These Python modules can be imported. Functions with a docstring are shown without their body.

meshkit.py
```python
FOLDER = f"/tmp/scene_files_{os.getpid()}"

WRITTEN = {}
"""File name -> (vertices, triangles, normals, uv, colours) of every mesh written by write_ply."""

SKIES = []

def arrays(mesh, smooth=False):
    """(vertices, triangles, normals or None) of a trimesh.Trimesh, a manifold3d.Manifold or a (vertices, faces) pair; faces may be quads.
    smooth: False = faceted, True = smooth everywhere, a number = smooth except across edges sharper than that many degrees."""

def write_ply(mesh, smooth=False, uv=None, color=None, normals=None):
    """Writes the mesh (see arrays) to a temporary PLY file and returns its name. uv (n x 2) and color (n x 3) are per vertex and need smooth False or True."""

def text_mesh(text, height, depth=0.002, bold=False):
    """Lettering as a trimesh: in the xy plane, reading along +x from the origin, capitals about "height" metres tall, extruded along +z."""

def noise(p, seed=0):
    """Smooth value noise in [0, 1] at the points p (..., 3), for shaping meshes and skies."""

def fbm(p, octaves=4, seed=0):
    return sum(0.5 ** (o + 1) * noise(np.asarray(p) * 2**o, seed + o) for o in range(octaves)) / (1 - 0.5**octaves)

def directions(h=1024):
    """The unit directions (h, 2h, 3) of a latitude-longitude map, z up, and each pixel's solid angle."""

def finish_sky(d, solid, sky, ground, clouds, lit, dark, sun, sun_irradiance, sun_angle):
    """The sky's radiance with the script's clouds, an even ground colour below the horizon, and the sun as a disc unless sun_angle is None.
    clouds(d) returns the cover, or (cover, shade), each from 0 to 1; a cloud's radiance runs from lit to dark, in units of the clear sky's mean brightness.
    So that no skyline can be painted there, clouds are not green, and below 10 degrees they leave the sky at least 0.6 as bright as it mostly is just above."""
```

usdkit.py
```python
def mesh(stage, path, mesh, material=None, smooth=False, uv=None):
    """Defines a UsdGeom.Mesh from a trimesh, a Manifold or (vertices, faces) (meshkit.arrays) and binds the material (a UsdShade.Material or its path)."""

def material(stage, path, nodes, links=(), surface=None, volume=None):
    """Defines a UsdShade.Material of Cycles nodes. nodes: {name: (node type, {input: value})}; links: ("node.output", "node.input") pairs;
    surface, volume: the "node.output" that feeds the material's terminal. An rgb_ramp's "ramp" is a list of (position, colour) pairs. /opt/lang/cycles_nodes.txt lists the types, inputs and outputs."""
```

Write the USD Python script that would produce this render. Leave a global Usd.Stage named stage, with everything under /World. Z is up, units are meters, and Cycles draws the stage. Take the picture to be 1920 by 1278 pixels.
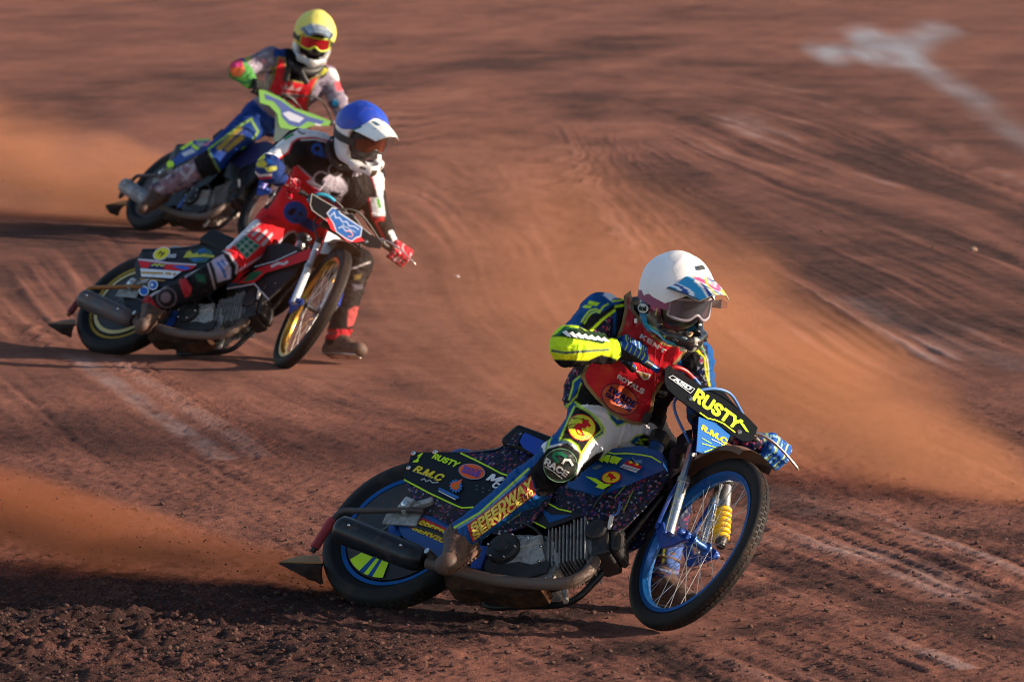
"""Three speedway riders sliding through a shale bend in low evening sun."""
import math, numpy as np, trimesh, usdkit, meshkit
import manifold3d as m3
from pxr import Usd, UsdGeom, UsdLux, UsdShade, Sdf, Gf, Vt
from scipy.spatial import cKDTree
from scipy.spatial.transform import Rotation as Rot
import shapely, shapely.geometry as sg
from shapely import union_all

PI = math.pi
stage = Usd.Stage.CreateInMemory()
UsdGeom.SetStageUpAxis(stage, UsdGeom.Tokens.z)
UsdGeom.Xform.Define(stage, '/World')
# ------------------------------------------------------------------ camera
FOCAL, HEIGHT, DIST = 10667.0, 3.30, 21.6           # focal length in 1/1920ths of the picture's width
PITCH = math.atan(1089 / FOCAL)
CAM = np.array([0, -DIST, HEIGHT])
FW = np.array([0, math.cos(PITCH), -math.sin(PITCH)]); UP = np.array([0, math.sin(PITCH), math.cos(PITCH)]); RT = np.array([1.0, 0, 0])
cam = UsdGeom.Camera.Define(stage, '/World/camera')
cam.AddTranslateOp().Set(Gf.Vec3d(*CAM)); cam.AddRotateXOp().Set(90 - math.degrees(PITCH))
cam.CreateHorizontalApertureAttr(36.0); cam.CreateVerticalApertureAttr(36.0 * 681 / 1024)
cam.CreateFocalLengthAttr(36.0 * FOCAL / 1920); cam.CreateFStopAttr(8.0); cam.CreateFocusDistanceAttr(21.9)
cam.CreateClippingRangeAttr(Gf.Vec2f(0.1, 5000)); cam.CreateExposureAttr(EXPO := 0.98)
# ------------------------------------------------------------------ sky and sun
SUN_EL, SUN_AZ = math.radians(15.0), math.radians(-8.0)
SUN = np.array([math.cos(SUN_EL) * math.cos(SUN_AZ), math.cos(SUN_EL) * math.sin(SUN_AZ), math.sin(SUN_EL)])
sky_m = usdkit.material(stage, '/World/Looks/sky_light', {
    's': ('sky_texture', {'sky_type': 'single_scattering', 'sun_disc': False, 'sun_elevation': SUN_EL, 'sun_rotation': math.atan2(SUN[0], SUN[1]), 'aerosol_density': 1.5}),
    'b': ('background_shader', {'strength': 0.080})}, [('s.color', 'b.color')], surface='b.background')
dome = UsdLux.DomeLight.Define(stage, '/World/sky')
UsdShade.MaterialBindingAPI.Apply(dome.GetPrim()).Bind(sky_m)
dome.GetPrim().SetCustomDataByKey('label', 'clear evening sky above the track'); dome.GetPrim().SetCustomDataByKey('kind', 'structure')
sun = UsdLux.DistantLight.Define(stage, '/World/sun')
sun.CreateIntensityAttr(1.25); sun.CreateAngleAttr(0.5); sun.CreateColorAttr(Gf.Vec3f(1.0, 0.82, 0.64)); sun.GetPrim().CreateAttribute('inputs:normalize', Sdf.ValueTypeNames.Bool).Set(True)
zx = np.cross([0, 0, 1.0], SUN); zx /= np.linalg.norm(zx); zy = np.cross(SUN, zx)
mm = np.eye(4); mm[0, :3], mm[1, :3], mm[2, :3] = zx, zy, SUN
sun.AddTransformOp().Set(Gf.Matrix4d(mm.tolist()))

# ------------------------------------------------------------------ measuring: a photo point at a chosen depth, on a plane, on the ground
def view_ray(p):
    d = FW + RT * (p[0] - 960) / FOCAL - UP * (p[1] - 639) / FOCAL
    return d / np.linalg.norm(d)
def at(x, y, Y):
    d = view_ray((x, y)); return CAM + d * ((Y - CAM[1]) / d[1])
def seen(P):
    d = np.asarray(P, float) - CAM; z = d @ FW
    return np.stack([960 + FOCAL * (d @ RT) / z, 639 - FOCAL * (d @ UP) / z], -1)
def ground_at(x, y):
    d = view_ray((x, y)); return CAM + d * (-CAM[2] / d[2])
ZOOM = {0: (0, 0, 1), 1: (980, 440, 2.779), 2: (500, 760, 3.042), 3: (840, 760, 3.364), 4: (1130, 760, 2.905), 5: (60, 420, 4.364), 6: (420, 170, 3.653), 7: (440, 420, 4.261), 8: (180, 0, 2.778),
        11: (740, 790, 6.0), 12: (1160, 640, 5.809), 13: (1020, 530, 6.725), 14: (1180, 450, 5.809), 15: (240, 440, 10.65), 16: (1020, 700, 5.808), 17: (1090, 820, 11.62), 21: (480, 230, 6.725), 22: (600, 180, 7.9875), 23: (540, 340, 7.9875), 24: (240, 420, 5.809), 25: (420, 10, 5.323), 26: (200, 200, 4.917)}
def Z(k, *pts):
    x, y, s = ZOOM[k]; return [(x + a / s, y + b / s) for a, b in pts]

# ------------------------------------------------------------------ materials
LOOKS = {}
def mat(name, color=(.5, .5, .5), rough=.5, metal=0., bump=0., scale=200., coat=0., dirt=0., spec=.5, dirt_col=(.13, .058, .038), dscale=11.0):
    if name in LOOKS: return LOOKS[name]
    n = {'p': ('principled_bsdf', {'base_color': color, 'roughness': rough, 'metallic': metal, 'coat_weight': coat, 'specular_ior_level': spec}), 't': ('texture_coordinate', {})}
    l = []
    if bump:
        n['n'] = ('noise_texture', {'scale': scale, 'detail': 3.0}); n['b'] = ('bump', {'strength': bump, 'distance': .004})
        l += [('t.object', 'n.vector'), ('n.fac', 'b.height'), ('b.normal', 'p.normal')]
    if dirt:
        n['dn'] = ('noise_texture', {'scale': dscale, 'detail': 6.0, 'roughness': .65}); n['dr'] = ('map_range', {'from_min': .62 - .3 * dirt, 'from_max': .74, 'to_min': 0.0, 'to_max': min(1, .35 + dirt * .6), 'clamp': True})
        n['dm'] = ('mix', {'color1': color, 'color2': dirt_col}); n['rm'] = ('mix', {'color1': (rough,) * 3, 'color2': (.9,) * 3})
        n['md'] = ('math', {'math_type': 'multiply_add', 'value2': -metal, 'value3': metal})
        l += [('t.object', 'dn.vector'), ('dn.fac', 'dr.value'), ('dr.result', 'dm.fac'), ('dm.color', 'p.base_color'), ('dr.result', 'rm.fac'), ('rm.color', 'p.roughness'), ('dr.result', 'md.value1'), ('md.value', 'p.metallic')]
    LOOKS[name] = usdkit.material(stage, '/World/Looks/' + name, n, l, surface='p.BSDF')
    return LOOKS[name]
def cloth_look(name, rough=.75, sheen=.0, bump=.25, scale=900., spec=.14):
    """colours of a garment come from its mesh's own colour set; 'floral' marks the flower-printed cloth"""
    if name in LOOKS: return LOOKS[name]
    n = {'c': ('attribute', {'attribute': 'dye'}), 'f': ('attribute', {'attribute': 'floral'}), 't': ('texture_coordinate', {}), 'p': ('principled_bsdf', {'roughness': rough, 'specular_ior_level': spec, 'sheen_weight': sheen}),
         'v': ('voronoi_texture', {'scale': 75.0, 'randomness': 1.0}), 's': ('separate_color', {}), 'r': ('rgb_ramp', {'interpolate': False, 'ramp': [(0, (.006, .006, .02)), (.50, (.008, .015, .08)), (.64, (.03, .035, .05)), (.74, (.22, .03, .08)), (.82, (.18, .19, .22)), (.90, (.34, .04, .07)), (.95, (.07, .03, .18))]}),
         'm': ('mix', {}), 'n': ('noise_texture', {'scale': scale, 'detail': 2.0}), 'w': ('noise_texture', {'scale': 38.0, 'detail': 3.0, 'distortion': .8}), 'b': ('bump', {'strength': bump, 'distance': .003}), 'b2': ('bump', {'strength': .5, 'distance': .012}),
         'dn': ('noise_texture', {'scale': 16.0, 'detail': 5.0, 'roughness': .7}), 'dr': ('map_range', {'from_min': .52, 'from_max': .82, 'to_min': .0, 'to_max': .16, 'clamp': True}), 'dm': ('mix', {'color2': (.20, .10, .07)})}
    l = [('t.object', 'v.vector'), ('v.color', 's.color'), ('s.r', 'r.fac'), ('f.fac', 'm.fac'), ('c.color', 'm.color1'), ('r.color', 'm.color2'), ('m.color', 'dm.color1'), ('t.object', 'dn.vector'), ('dn.fac', 'dr.value'), ('dr.result', 'dm.fac'), ('dm.color', 'p.base_color'),
         ('t.object', 'n.vector'), ('t.object', 'w.vector'), ('w.fac', 'b2.height'), ('b2.normal', 'b.normal'), ('n.fac', 'b.height'), ('b.normal', 'p.normal')]
    LOOKS[name] = usdkit.material(stage, '/World/Looks/' + name, n, l, surface='p.BSDF')
    return LOOKS[name]
def floral_look(name='floral_print', rough=.35):
    if name in LOOKS: return LOOKS[name]
    n = {'t': ('texture_coordinate', {}), 'p': ('principled_bsdf', {'roughness': rough, 'specular_ior_level': .25}), 'v': ('voronoi_texture', {'scale': 120.0}), 's': ('separate_color', {}),
         'r': ('rgb_ramp', {'interpolate': False, 'ramp': [(0, (.003, .003, .006)), (.60, (.004, .008, .055)), (.72, (.012, .022, .030)), (.80, (.20, .02, .06)), (.85, (.16, .17, .20)), (.90, (.035, .02, .12)), (.96, (.24, .06, .08))]}),
         'dn': ('noise_texture', {'scale': 7.0, 'detail': 6.0, 'roughness': .7}), 'dr': ('map_range', {'from_min': .48, 'from_max': .75, 'to_min': .0, 'to_max': .42, 'clamp': True}), 'dm': ('mix', {'color2': (.10, .045, .03)})}
    l = [('t.object', 'v.vector'), ('v.color', 's.color'), ('s.r', 'r.fac'), ('r.color', 'dm.color1'), ('t.object', 'dn.vector'), ('dn.fac', 'dr.value'), ('dr.result', 'dm.fac'), ('dm.color', 'p.base_color')]
    LOOKS[name] = usdkit.material(stage, '/World/Looks/' + name, n, l, surface='p.BSDF')
    return LOOKS[name]
NEON, BLUE, RED, GOLD, WHITE, BLACK = (.50, .76, .02), (.004, .066, .24), (.55, .010, .018), (.36, .22, .07), (.72, .72, .75), (.006, .006, .008)
YELLOW, GREEN, ORANGE, PINK, CYAN, GREY, NAVY, PURPLE = (.68, .50, .02), (.01, .16, .07), (.75, .10, .015), (.75, .06, .25), (.02, .28, .55), (.16, .16, .17), (.008, .015, .10), (.10, .05, .28)
def ink(c, rough=.4):
    return mat('ink_' + '_'.join(str(int(round(x * 1000))) for x in c), c, .5, spec=.25, dirt=.12)

# ------------------------------------------------------------------ mesh helpers
cat = trimesh.util.concatenate
def tm(man):
    m = man.to_mesh(); return trimesh.Trimesh(m.vert_properties[:, :3], m.tri_verts, process=False)
def mf(t):
    return m3.Manifold(m3.Mesh(np.asarray(t.vertices, np.float32), np.asarray(t.faces, np.uint32)))
def ball(c, r, n=20):
    return m3.Manifold.sphere(float(r), n).translate([float(x) for x in c])
def hull(*cr, n=20):
    return m3.Manifold.batch_hull([ball(c, r, n) for c, r in cr])
def union(ms):
    return m3.Manifold.batch_boolean(list(ms), m3.OpType.Add)
def spline(pts, n=8):
    pts = np.asarray(pts, float)
    if len(pts) < 3: return np.linspace(pts[0], pts[-1], max(2, n))
    P = np.vstack([2 * pts[0] - pts[1], pts, 2 * pts[-1] - pts[-2]]); out = []
    for i in range(1, len(P) - 2):
        for t in np.arange(n) / n:
            a, b, c, d = P[i - 1:i + 3]
            out.append(.5 * (2 * b + (c - a) * t + (2 * a - 5 * b + 4 * c - d) * t * t + (3 * b - a - 3 * c + d) * t ** 3))
    return np.vstack(out + [pts[-1]])
def tube(path, r, k=12, caps=True, squash=1.0):
    p = np.asarray(path, float); r = np.broadcast_to(np.asarray(r, float), (len(p),))
    t = np.gradient(p, axis=0); t /= np.linalg.norm(t, axis=1)[:, None] + 1e-12
    u = np.cross(t[0], [0, 0, 1.0] if abs(t[0][2]) < .9 else [1.0, 0, 0]); V = []
    for i in range(len(p)):
        u = u - t[i] * (u @ t[i]); u /= np.linalg.norm(u); w = np.cross(t[i], u)
        a = np.arange(k) / k * 2 * PI
        V.append(p[i] + r[i] * (np.cos(a)[:, None] * u + squash * np.sin(a)[:, None] * w))
    V = np.vstack(V); F = []
    for i in range(len(p) - 1):
        for j in range(k):
            a, b, c, d = i * k + j, i * k + (j + 1) % k, (i + 1) * k + (j + 1) % k, (i + 1) * k + j
            F += [(a, b, c), (a, c, d)]
    if caps:
        n = len(V); V = np.vstack([V, p[0], p[-1]]); e = (len(p) - 1) * k
        for j in range(k):
            F += [(n, (j + 1) % k, j), (n + 1, e + j, e + (j + 1) % k)]
    return trimesh.Trimesh(V, F, process=False)
def rod(a, b, r, k=10):
    return tube([a, b], r, k)
def lathe(prof, axis_o=(0, 0, 0), k=72):
    """profile of (radius, y) spun round the y axis"""
    prof = np.asarray(prof, float); a = np.arange(k) / k * 2 * PI
    V = np.stack([prof[:, None, 0] * np.cos(a), np.repeat(prof[:, 1:2], k, 1), prof[:, None, 0] * np.sin(a)], -1).reshape(-1, 3); F = []
    for i in range(len(prof) - 1):
        for j in range(k):
            q, b, c, d = i * k + j, i * k + (j + 1) % k, (i + 1) * k + (j + 1) % k, (i + 1) * k + j
            F += [(q, c, b), (q, d, c)]
    return trimesh.Trimesh(V + np.asarray(axis_o), F, process=False)
def rbox(c, size, r=.006, R=None):
    h = np.maximum(np.asarray(size, float) / 2 - r, 1e-4)
    m = tm(m3.Manifold.batch_hull([ball(np.array(s) * h, r, 8) for s in np.ndindex(2, 2, 2) for s in [[2 * x - 1 for x in s]]]))
    if R is not None: m.vertices = m.vertices @ np.asarray(R).T
    m.apply_translation(c); return m
def resample(poly, n=6):
    """a smooth closed outline through the given corners"""
    return poly
def slab(poly2, t, place):
    """extrude a 2-D outline by t and place its points (u, v, w) with place()"""
    g = sg.Polygon(poly2).buffer(0)
    e = trimesh.creation.extrude_polygon(g, t, engine='earcut')
    v = place(e.vertices); m = trimesh.Trimesh(v, e.faces, process=False)
    return m
_text = {}
def letters(s, bold=True, shear=0.0, fat=.05):
    k = (s, bold, shear, fat)
    if k not in _text:
        t = meshkit.text_mesh(s, 1.0, .01, bold); n = t.face_normals[:, 2] > .9
        V = t.vertices[:, :2].copy(); g = union_all([sg.Polygon(q).buffer(.004) for q in V[t.faces[n]]]).buffer(fat - .004, join_style=2).simplify(.01); V, F_ = tri(g); n = np.ones(len(F_), bool); t = trimesh.Trimesh(np.c_[V, 0 * V[:, 0]], F_, process=False); V[:, 0] += shear * V[:, 1]; used = np.unique(t.faces[n]); re = np.zeros(len(V), int); re[used] = np.arange(len(used)); V = V[used]
        lo, hi = V.min(0), V.max(0); _text[k] = ((V - lo) / (hi - lo), re[t.faces[n]])
    return _text[k]
def in_quad(uv, q):
    q = np.asarray(q, float); u, v = uv[:, :1], uv[:, 1:2]
    return (q[0] * (1 - u) + q[1] * u) * v + (q[3] * (1 - u) + q[2] * u) * (1 - v)
def flat(poly):
    g = sg.Polygon(poly).buffer(0); v, f = trimesh.creation.triangulate_polygon(g, engine='earcut')
    return np.asarray(v), np.asarray(f)
def ellipse(c, a, b, ang=0, n=32):
    t = np.arange(n) / n * 2 * PI; ca, sa = math.cos(ang), math.sin(ang)
    return [(c[0] + a * math.cos(x) * ca - b * math.sin(x) * sa, c[1] + a * math.cos(x) * sa + b * math.sin(x) * ca) for x in t]
def stroke(line, w, closed=False):
    g = (sg.LinearRing(line) if closed else sg.LineString(line)).buffer(w / 2, join_style=2, cap_style=2)
    return g
def tri(g):
    V, F, o = [], [], 0
    for p in getattr(g, 'geoms', [g]):
        v, f = trimesh.creation.triangulate_polygon(p, engine='earcut'); V.append(v); F.append(np.asarray(f) + o); o += len(v)
    return np.vstack(V), np.vstack(F)

names = {}
def numbered(path):
    k = names.get(path, 0); names[path] = k + 1
    return path if k == 0 else f'{path}_{k:03d}'
def tag(p, label=None, category=None, group=None, kind=None):
    for k, v in (('label', label), ('category', category), ('group', group), ('kind', kind)):
        if v: p.SetCustomDataByKey(k, v)
    return p
def obj(parent, name, mesh, m, smooth=35, dye=None, floral=None, label=None, kind=None):
    path = numbered(f'{parent}/{name}')
    if isinstance(mesh, m3.Manifold): mesh = tm(mesh)
    g = usdkit.mesh(stage, path, mesh, m, smooth=True if dye is not None else smooth)
    g.CreateDoubleSidedAttr(True)
    if dye is not None:
        UsdGeom.PrimvarsAPI(g).CreatePrimvar('dye', Sdf.ValueTypeNames.Color3fArray, 'vertex').Set(Vt.Vec3fArray.FromNumpy(np.asarray(dye, np.float32)))
        if floral is None: floral = np.zeros(len(dye))
        UsdGeom.PrimvarsAPI(g).CreatePrimvar('floral', Sdf.ValueTypeNames.FloatArray, 'vertex').Set(Vt.FloatArray.FromNumpy(np.asarray(floral, np.float32)))
    if label or kind: tag(g.GetPrim(), label=label, kind=kind)
    return path
def thing(name, label, category, matrix=None, group=None):
    path = numbered('/World/' + name)
    x = UsdGeom.Xform.Define(stage, path)
    if matrix is not None: x.AddTransformOp().Set(Gf.Matrix4d(np.asarray(matrix).T.tolist()))
    tag(x.GetPrim(), label, category, group); return path
def group_part(parent, name):
    path = numbered(f'{parent}/{name}'); UsdGeom.Xform.Define(stage, path); return path

# ------------------------------------------------------------------ the ground: one sheet of shale, lumpy where the dirt lies loose
def steps(lo, hi, d, far, grow):
    a = list(np.arange(lo, hi, d)); s = d; x = a[-1]
    while x < far: s *= grow; x += s; a.append(x)
    return a
def two(lo, hi, d, farlo, farhi, grow):
    b = steps(lo, hi, d, farhi, grow); s = d; x = lo; pre = []
    while x > farlo: s *= grow; x -= s; pre.append(x)
    return np.array(pre[::-1] + b)
gx = two(-3.1, 3.1, .014, -260, 260, 1.075)
gy = two(-1.7, 2.6, .014, -60, 2.7, 1.12)
yy = [gy[-1]]
while yy[-1] < 420:
    y = yy[-1]; yy.append(y + (.014 + (y - 2.6) * .0035 if y < 60 else .22 + (y - 60) * .08))
gy = np.concatenate([gy, yy[1:]])
GX, GY = np.meshgrid(gx, gy)
def near_line(px, width, soft, X, Y, ys=1.0):
    """1 on the band along a ground line given by photo points, 0 beyond width + soft"""
    pts = np.array([ground_at(*p)[:2] for p in px]); d = np.full(X.shape, 1e9)
    pts = spline(np.c_[pts, np.zeros(len(pts))], 6)[:, :2] * [1, ys]; Y = Y * ys
    for a, b in zip(pts[:-1], pts[1:]):
        ab = b - a; t = np.clip(((X - a[0]) * ab[0] + (Y - a[1]) * ab[1]) / (ab @ ab + 1e-9), 0, 1)
        d = np.minimum(d, np.hypot(X - a[0] - t * ab[0], Y - a[1] - t * ab[1]))
    return np.clip((width + soft - d) / soft, 0, 1)
P3 = np.stack([GX, GY, 0 * GX], -1)
live = (GX > -12) & (GX < 12) & (GY < 75) & (GY > -3)
vx, vy = GX[live], GY[live]; vp = np.stack([vx, vy, 0 * vx], -1)
# ruts and streaks follow the riders' way round: level lines of 'lane' run down the straight and swing right near the camera
warp = meshkit.fbm(vp * .10, 2, 5) * 1.0 + meshkit.fbm(vp * .9, 2, 8) * .05
sp_ = np.logaddexp(0, (vy - 1.6 * vx - 27) / 5) * 5
lane = vx + .16 * vy - 1.35 * np.exp(-np.maximum(vy, -2) / 1.5) - .62 * sp_
st = np.stack([(lane + warp) * 1.5, vy * .07 + vx * .05, 0 * vx], -1)
s1 = meshkit.fbm(st, 4, 11); s2 = meshkit.fbm(st * [2.7, 1.7, 1] + 7.7, 3, 21); s3 = meshkit.fbm(st * [9., 2.5, 1] + 3.1, 3, 31)
blot = meshkit.fbm(vp * [.9, .5, 1] + 4, 4, 41)
# the fan of wheel lines: lane number and distance along it, spread between six traced lines of the bend
FAN = [[(700, 150), (950, 108), (1250, 116), (1500, 138), (1700, 190), (1920, 300)], [(900, 190), (1060, 160), (1200, 226), (1450, 330), (1700, 420), (1960, 520)], [(960, 210), (1060, 185), (1180, 330), (1390, 490), (1640, 640), (1960, 800)], [(900, 240), (1030, 240), (1080, 420), (1250, 640), (1560, 800), (1980, 980)], [(240, 420), (420, 590), (660, 720), (960, 830), (1350, 990), (1960, 1240)], [(-60, 520), (60, 640), (260, 790), (540, 960), (900, 1140), (1250, 1300)], [(-200, 600), (-80, 760), (60, 900), (250, 1060), (520, 1230), (700, 1330)]]
from scipy.interpolate import LinearNDInterpolator
gp_, gv_ = [], []
rows_ = [spline(np.array([(*ground_at(*p)[:2], 0) for p in g]), 8)[:, :2] for g in FAN]
for i_ in range(len(rows_) - 1):
    for f_ in np.arange(4) / 4:
        r_ = rows_[i_] * (1 - f_) + rows_[i_ + 1] * f_
        for q_, p_ in enumerate(r_): gp_.append(p_); gv_.append((i_ + f_, q_ / 8))
fan = LinearNDInterpolator(np.array(gp_), np.array(gv_))(np.c_[vx, vy]); inside = np.isfinite(fan[:, 0]); fs, ft = np.where(inside, fan[:, 0], 0), np.where(inside, fan[:, 1], 0)
fs = fs + (meshkit.fbm(vp * [.5, .12, 1], 2, 19) - .5) * .22
fq = np.stack([fs, ft, 0 * fs], -1); k1 = meshkit.fbm(fq * [5.0, .45, 1], 3, 23) - .5; k2 = meshkit.fbm(fq * [17, .8, 1] + 3, 3, 29) - .5; k3 = meshkit.fbm(fq * [52, 1.6, 1] + 6, 2, 37) - .5
edge = inside * np.clip(fs / .4, 0, 1) * np.clip((6 - fs) / .5, 0, 1); calm = meshkit.fbm(vp * [.45, .15, 1] + 2, 3, 17); amp = edge * (.45 + 1.1 * np.clip((calm - .36) * 3.0, 0, 1))
apx = ground_at(1050, 180); darkened_ = 1 - .93 * np.exp(-((vx - apx[0]) / 1.8) ** 2 - ((vy - apx[1]) / 14) ** 2); amp = amp * darkened_
amp = amp * (.25 + 1.5 * np.clip(meshkit.fbm(vp * [1.8, .55, 1] + 8, 3, 83) - .12, 0, 1))
lanes = (k1 * 1.0 + k2 * 1.0 + k3 * .45) * amp
s4 = meshkit.fbm(vp * [2.4, 1.3, 1] + 5, 5, 47)
dark = .47 + (s1 - .5) * .35 + lanes * 1.15 + (blot - .5) * .55 + (s4 - .5) * .5
def band(px, w, soft, amt):
    global dark
    nl = near_line(px, w, soft, vx, vy); dark = dark + amt * nl * (.45 + .9 * (meshkit.fbm(vp * 2.2 + 9, 3, 77))) 
band([(950, 60), (1250, 95), (1500, 60), (1900, 20)], .7, 1.6, -.10)
band([(1050, 190), (1250, 175), (1480, 265), (1700, 370), (1920, 470)], .22, .6, .26)
band([(1300, 110), (1520, 160), (1760, 250), (1920, 310)], .20, .6, .28)
band([(1150, 260), (1350, 330), (1560, 420), (1780, 560), (1920, 610)], .14, .5, .26)
band([(1080, 200), (1200, 300), (1420, 430), (1650, 560), (1900, 700)], .08, .25, 0.24)
band([(1240, 330), (1420, 520), (1640, 690), (1920, 820)], .10, .35, 0.24)
band([(1550, 500), (1700, 560), (1920, 640)], .12, .4, .25)
band([(640, 180), (960, 120), (1240, 70)], .3, .9, .35)
band([(0, 240), (240, 160), (520, 130)], .5, 1.0, .25)
band([(0, 540), (160, 430), (420, 420)], .3, .8, .35)
band([(1080, 920), (1320, 1010), (1620, 1110), (1920, 1200)], .05, .14, .42)
band([(880, 1170), (1200, 1140), (1560, 1085), (1920, 1030)], .05, .12, .48)
band([(1000, 1250), (1400, 1180), (1920, 1110)], .04, .10, .35)
band([(1180, 880), (1500, 960), (1920, 1010)], .05, .2, .35)
band([(420, 700), (640, 760), (900, 810)], .05, .2, .35)
band([(0, 330), (330, 250), (620, 235), (900, 140)], .25, .7, -.30)
band([(1130, 230), (1290, 320), (1540, 430)], .15, .4, -.30)
band([(1250, 560), (1500, 610), (1700, 690), (1920, 760)], .18, .5, -.22)
band([(1330, 240), (1560, 330), (1900, 440)], .12, .4, -.28)
dark = np.minimum(dark, .88)
wl = lambda px, w, so: near_line(px, w, so, vx, vy, .075)
wet_sheen = 1.0 * wl([(1545, 100), (1590, 82), (1640, 62)], .05, .24) + .9 * wl([(1640, 112), (1690, 98), (1728, 66), (1765, 52)], .04, .20) + .75 * wl([(1680, 108), (1735, 128), (1775, 160), (1820, 178), (1870, 222), (1930, 268)], .03, .24)
wet_sheen += .28 * near_line([(1600, 560), (1740, 630), (1920, 692)], .03, .25, vx, vy)
wet_sheen = np.clip(wet_sheen, 0, 1) ** 1.5 * np.clip(.35 + 1.1 * (meshkit.fbm(vp * [1.5, .22, 1], 3, 3) - .2), 0, 1) * np.clip((meshkit.fbm(vp * [2.6, .24, 1], 3, 4) - .22) * 2.6, 0, 1.1)
pale = .8 * near_line([(140, 668), (230, 735), (330, 800), (420, 862)], .035, .05, vx, vy) + .45 * near_line([(200, 672), (310, 738), (410, 800), (490, 858)], .03, .06, vx, vy)
pale += .3 * near_line([(1130, 870), (1400, 905), (1560, 960)], .04, .15, vx, vy) + .3 * near_line([(1480, 1010), (1640, 1040), (1800, 1110)], .05, .15, vx, vy)
pale += .85 * np.clip(-lanes - .16, 0, .3) / .3 * np.clip((vx - .2) / 1.2, 0, 1)  # lane tone, plus sheen on the right put into the colour
pale *= .75 * np.clip((meshkit.fbm(vp * [5, 2.5, 1], 3, 13) - .15) * 2.2, 0, 1)
# loose dirt
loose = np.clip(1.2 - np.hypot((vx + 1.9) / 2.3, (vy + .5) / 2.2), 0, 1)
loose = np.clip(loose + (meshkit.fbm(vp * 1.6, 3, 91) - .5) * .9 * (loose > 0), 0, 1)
rise = np.zeros_like(vx)
nf = np.hypot(np.maximum(np.abs(vx) - 3.1, 0), np.maximum(vy - 6, 0)); fine = np.exp(-nf / 2.5)
rise += (meshkit.fbm(vp * 26, 3, 51) - .5) * .012 * fine + (meshkit.fbm(vp * 60, 2, 57) - .5) * .011 * fine + -(k2 * .024 + k3 * .008) * amp + (meshkit.fbm(vp * [3.2, 2.2, 1], 4, 64) - .5) * .022 + (meshkit.fbm(vp * .5, 2, 63) - .5) * .04
lump = meshkit.fbm(vp * [19., 15., 1], 4, 71); rise += loose * (np.clip(lump - .46, 0, 1) * .085 + np.abs(meshkit.fbm(vp * 34, 3, 73) - .5) * .06 + (meshkit.fbm(vp * 3, 2, 74) - .5) * .05); dark = dark + .58 * np.clip(loose * 1.7, 0, 1)  # ground lumpier and darker where the dirt lies loose
# knobbly tyre print on the left
prt = near_line([(210, 668), (330, 738), (440, 808), (520, 860)], .10, .03, vx, vy)
rise += prt * .008 * np.sin(np.hypot(vx + 2.2, vy - 9) * 2 * PI / .075) * (np.sin((vx * .97 + vy * .24) * 2 * PI / .05) > -.2)
# keep it level under the wheels and boots
for px in ((740, 1143), (1235, 1178), (220, 667), (530, 698), (270, 431), (1245, 1142), (645, 682)):
    q = ground_at(*px); rise *= 1 - .85 * np.exp(-((vx - q[0]) ** 2 + (vy - q[1]) ** 2) / .09)
GZ = np.zeros_like(GX); GZ[live] = rise
DK = np.full(GX.shape, .5); DK[live] = dark; WT = np.zeros_like(GX); WT[live] = wet_sheen; PL = np.zeros_like(GX); PL[live] = pale  # ground darkness, painted sheen and paleness per vertex
def ground_z(x, y):
    i = np.clip(np.searchsorted(gy, y), 0, len(gy) - 1); j = np.clip(np.searchsorted(gx, x), 0, len(gx) - 1); return GZ[i, j]
nI, nJ = GX.shape; idx = np.arange(nI * nJ).reshape(nI, nJ)
quads = np.stack([idx[:-1, :-1], idx[:-1, 1:], idx[1:, 1:], idx[1:, :-1]], -1).reshape(-1, 4)
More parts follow.
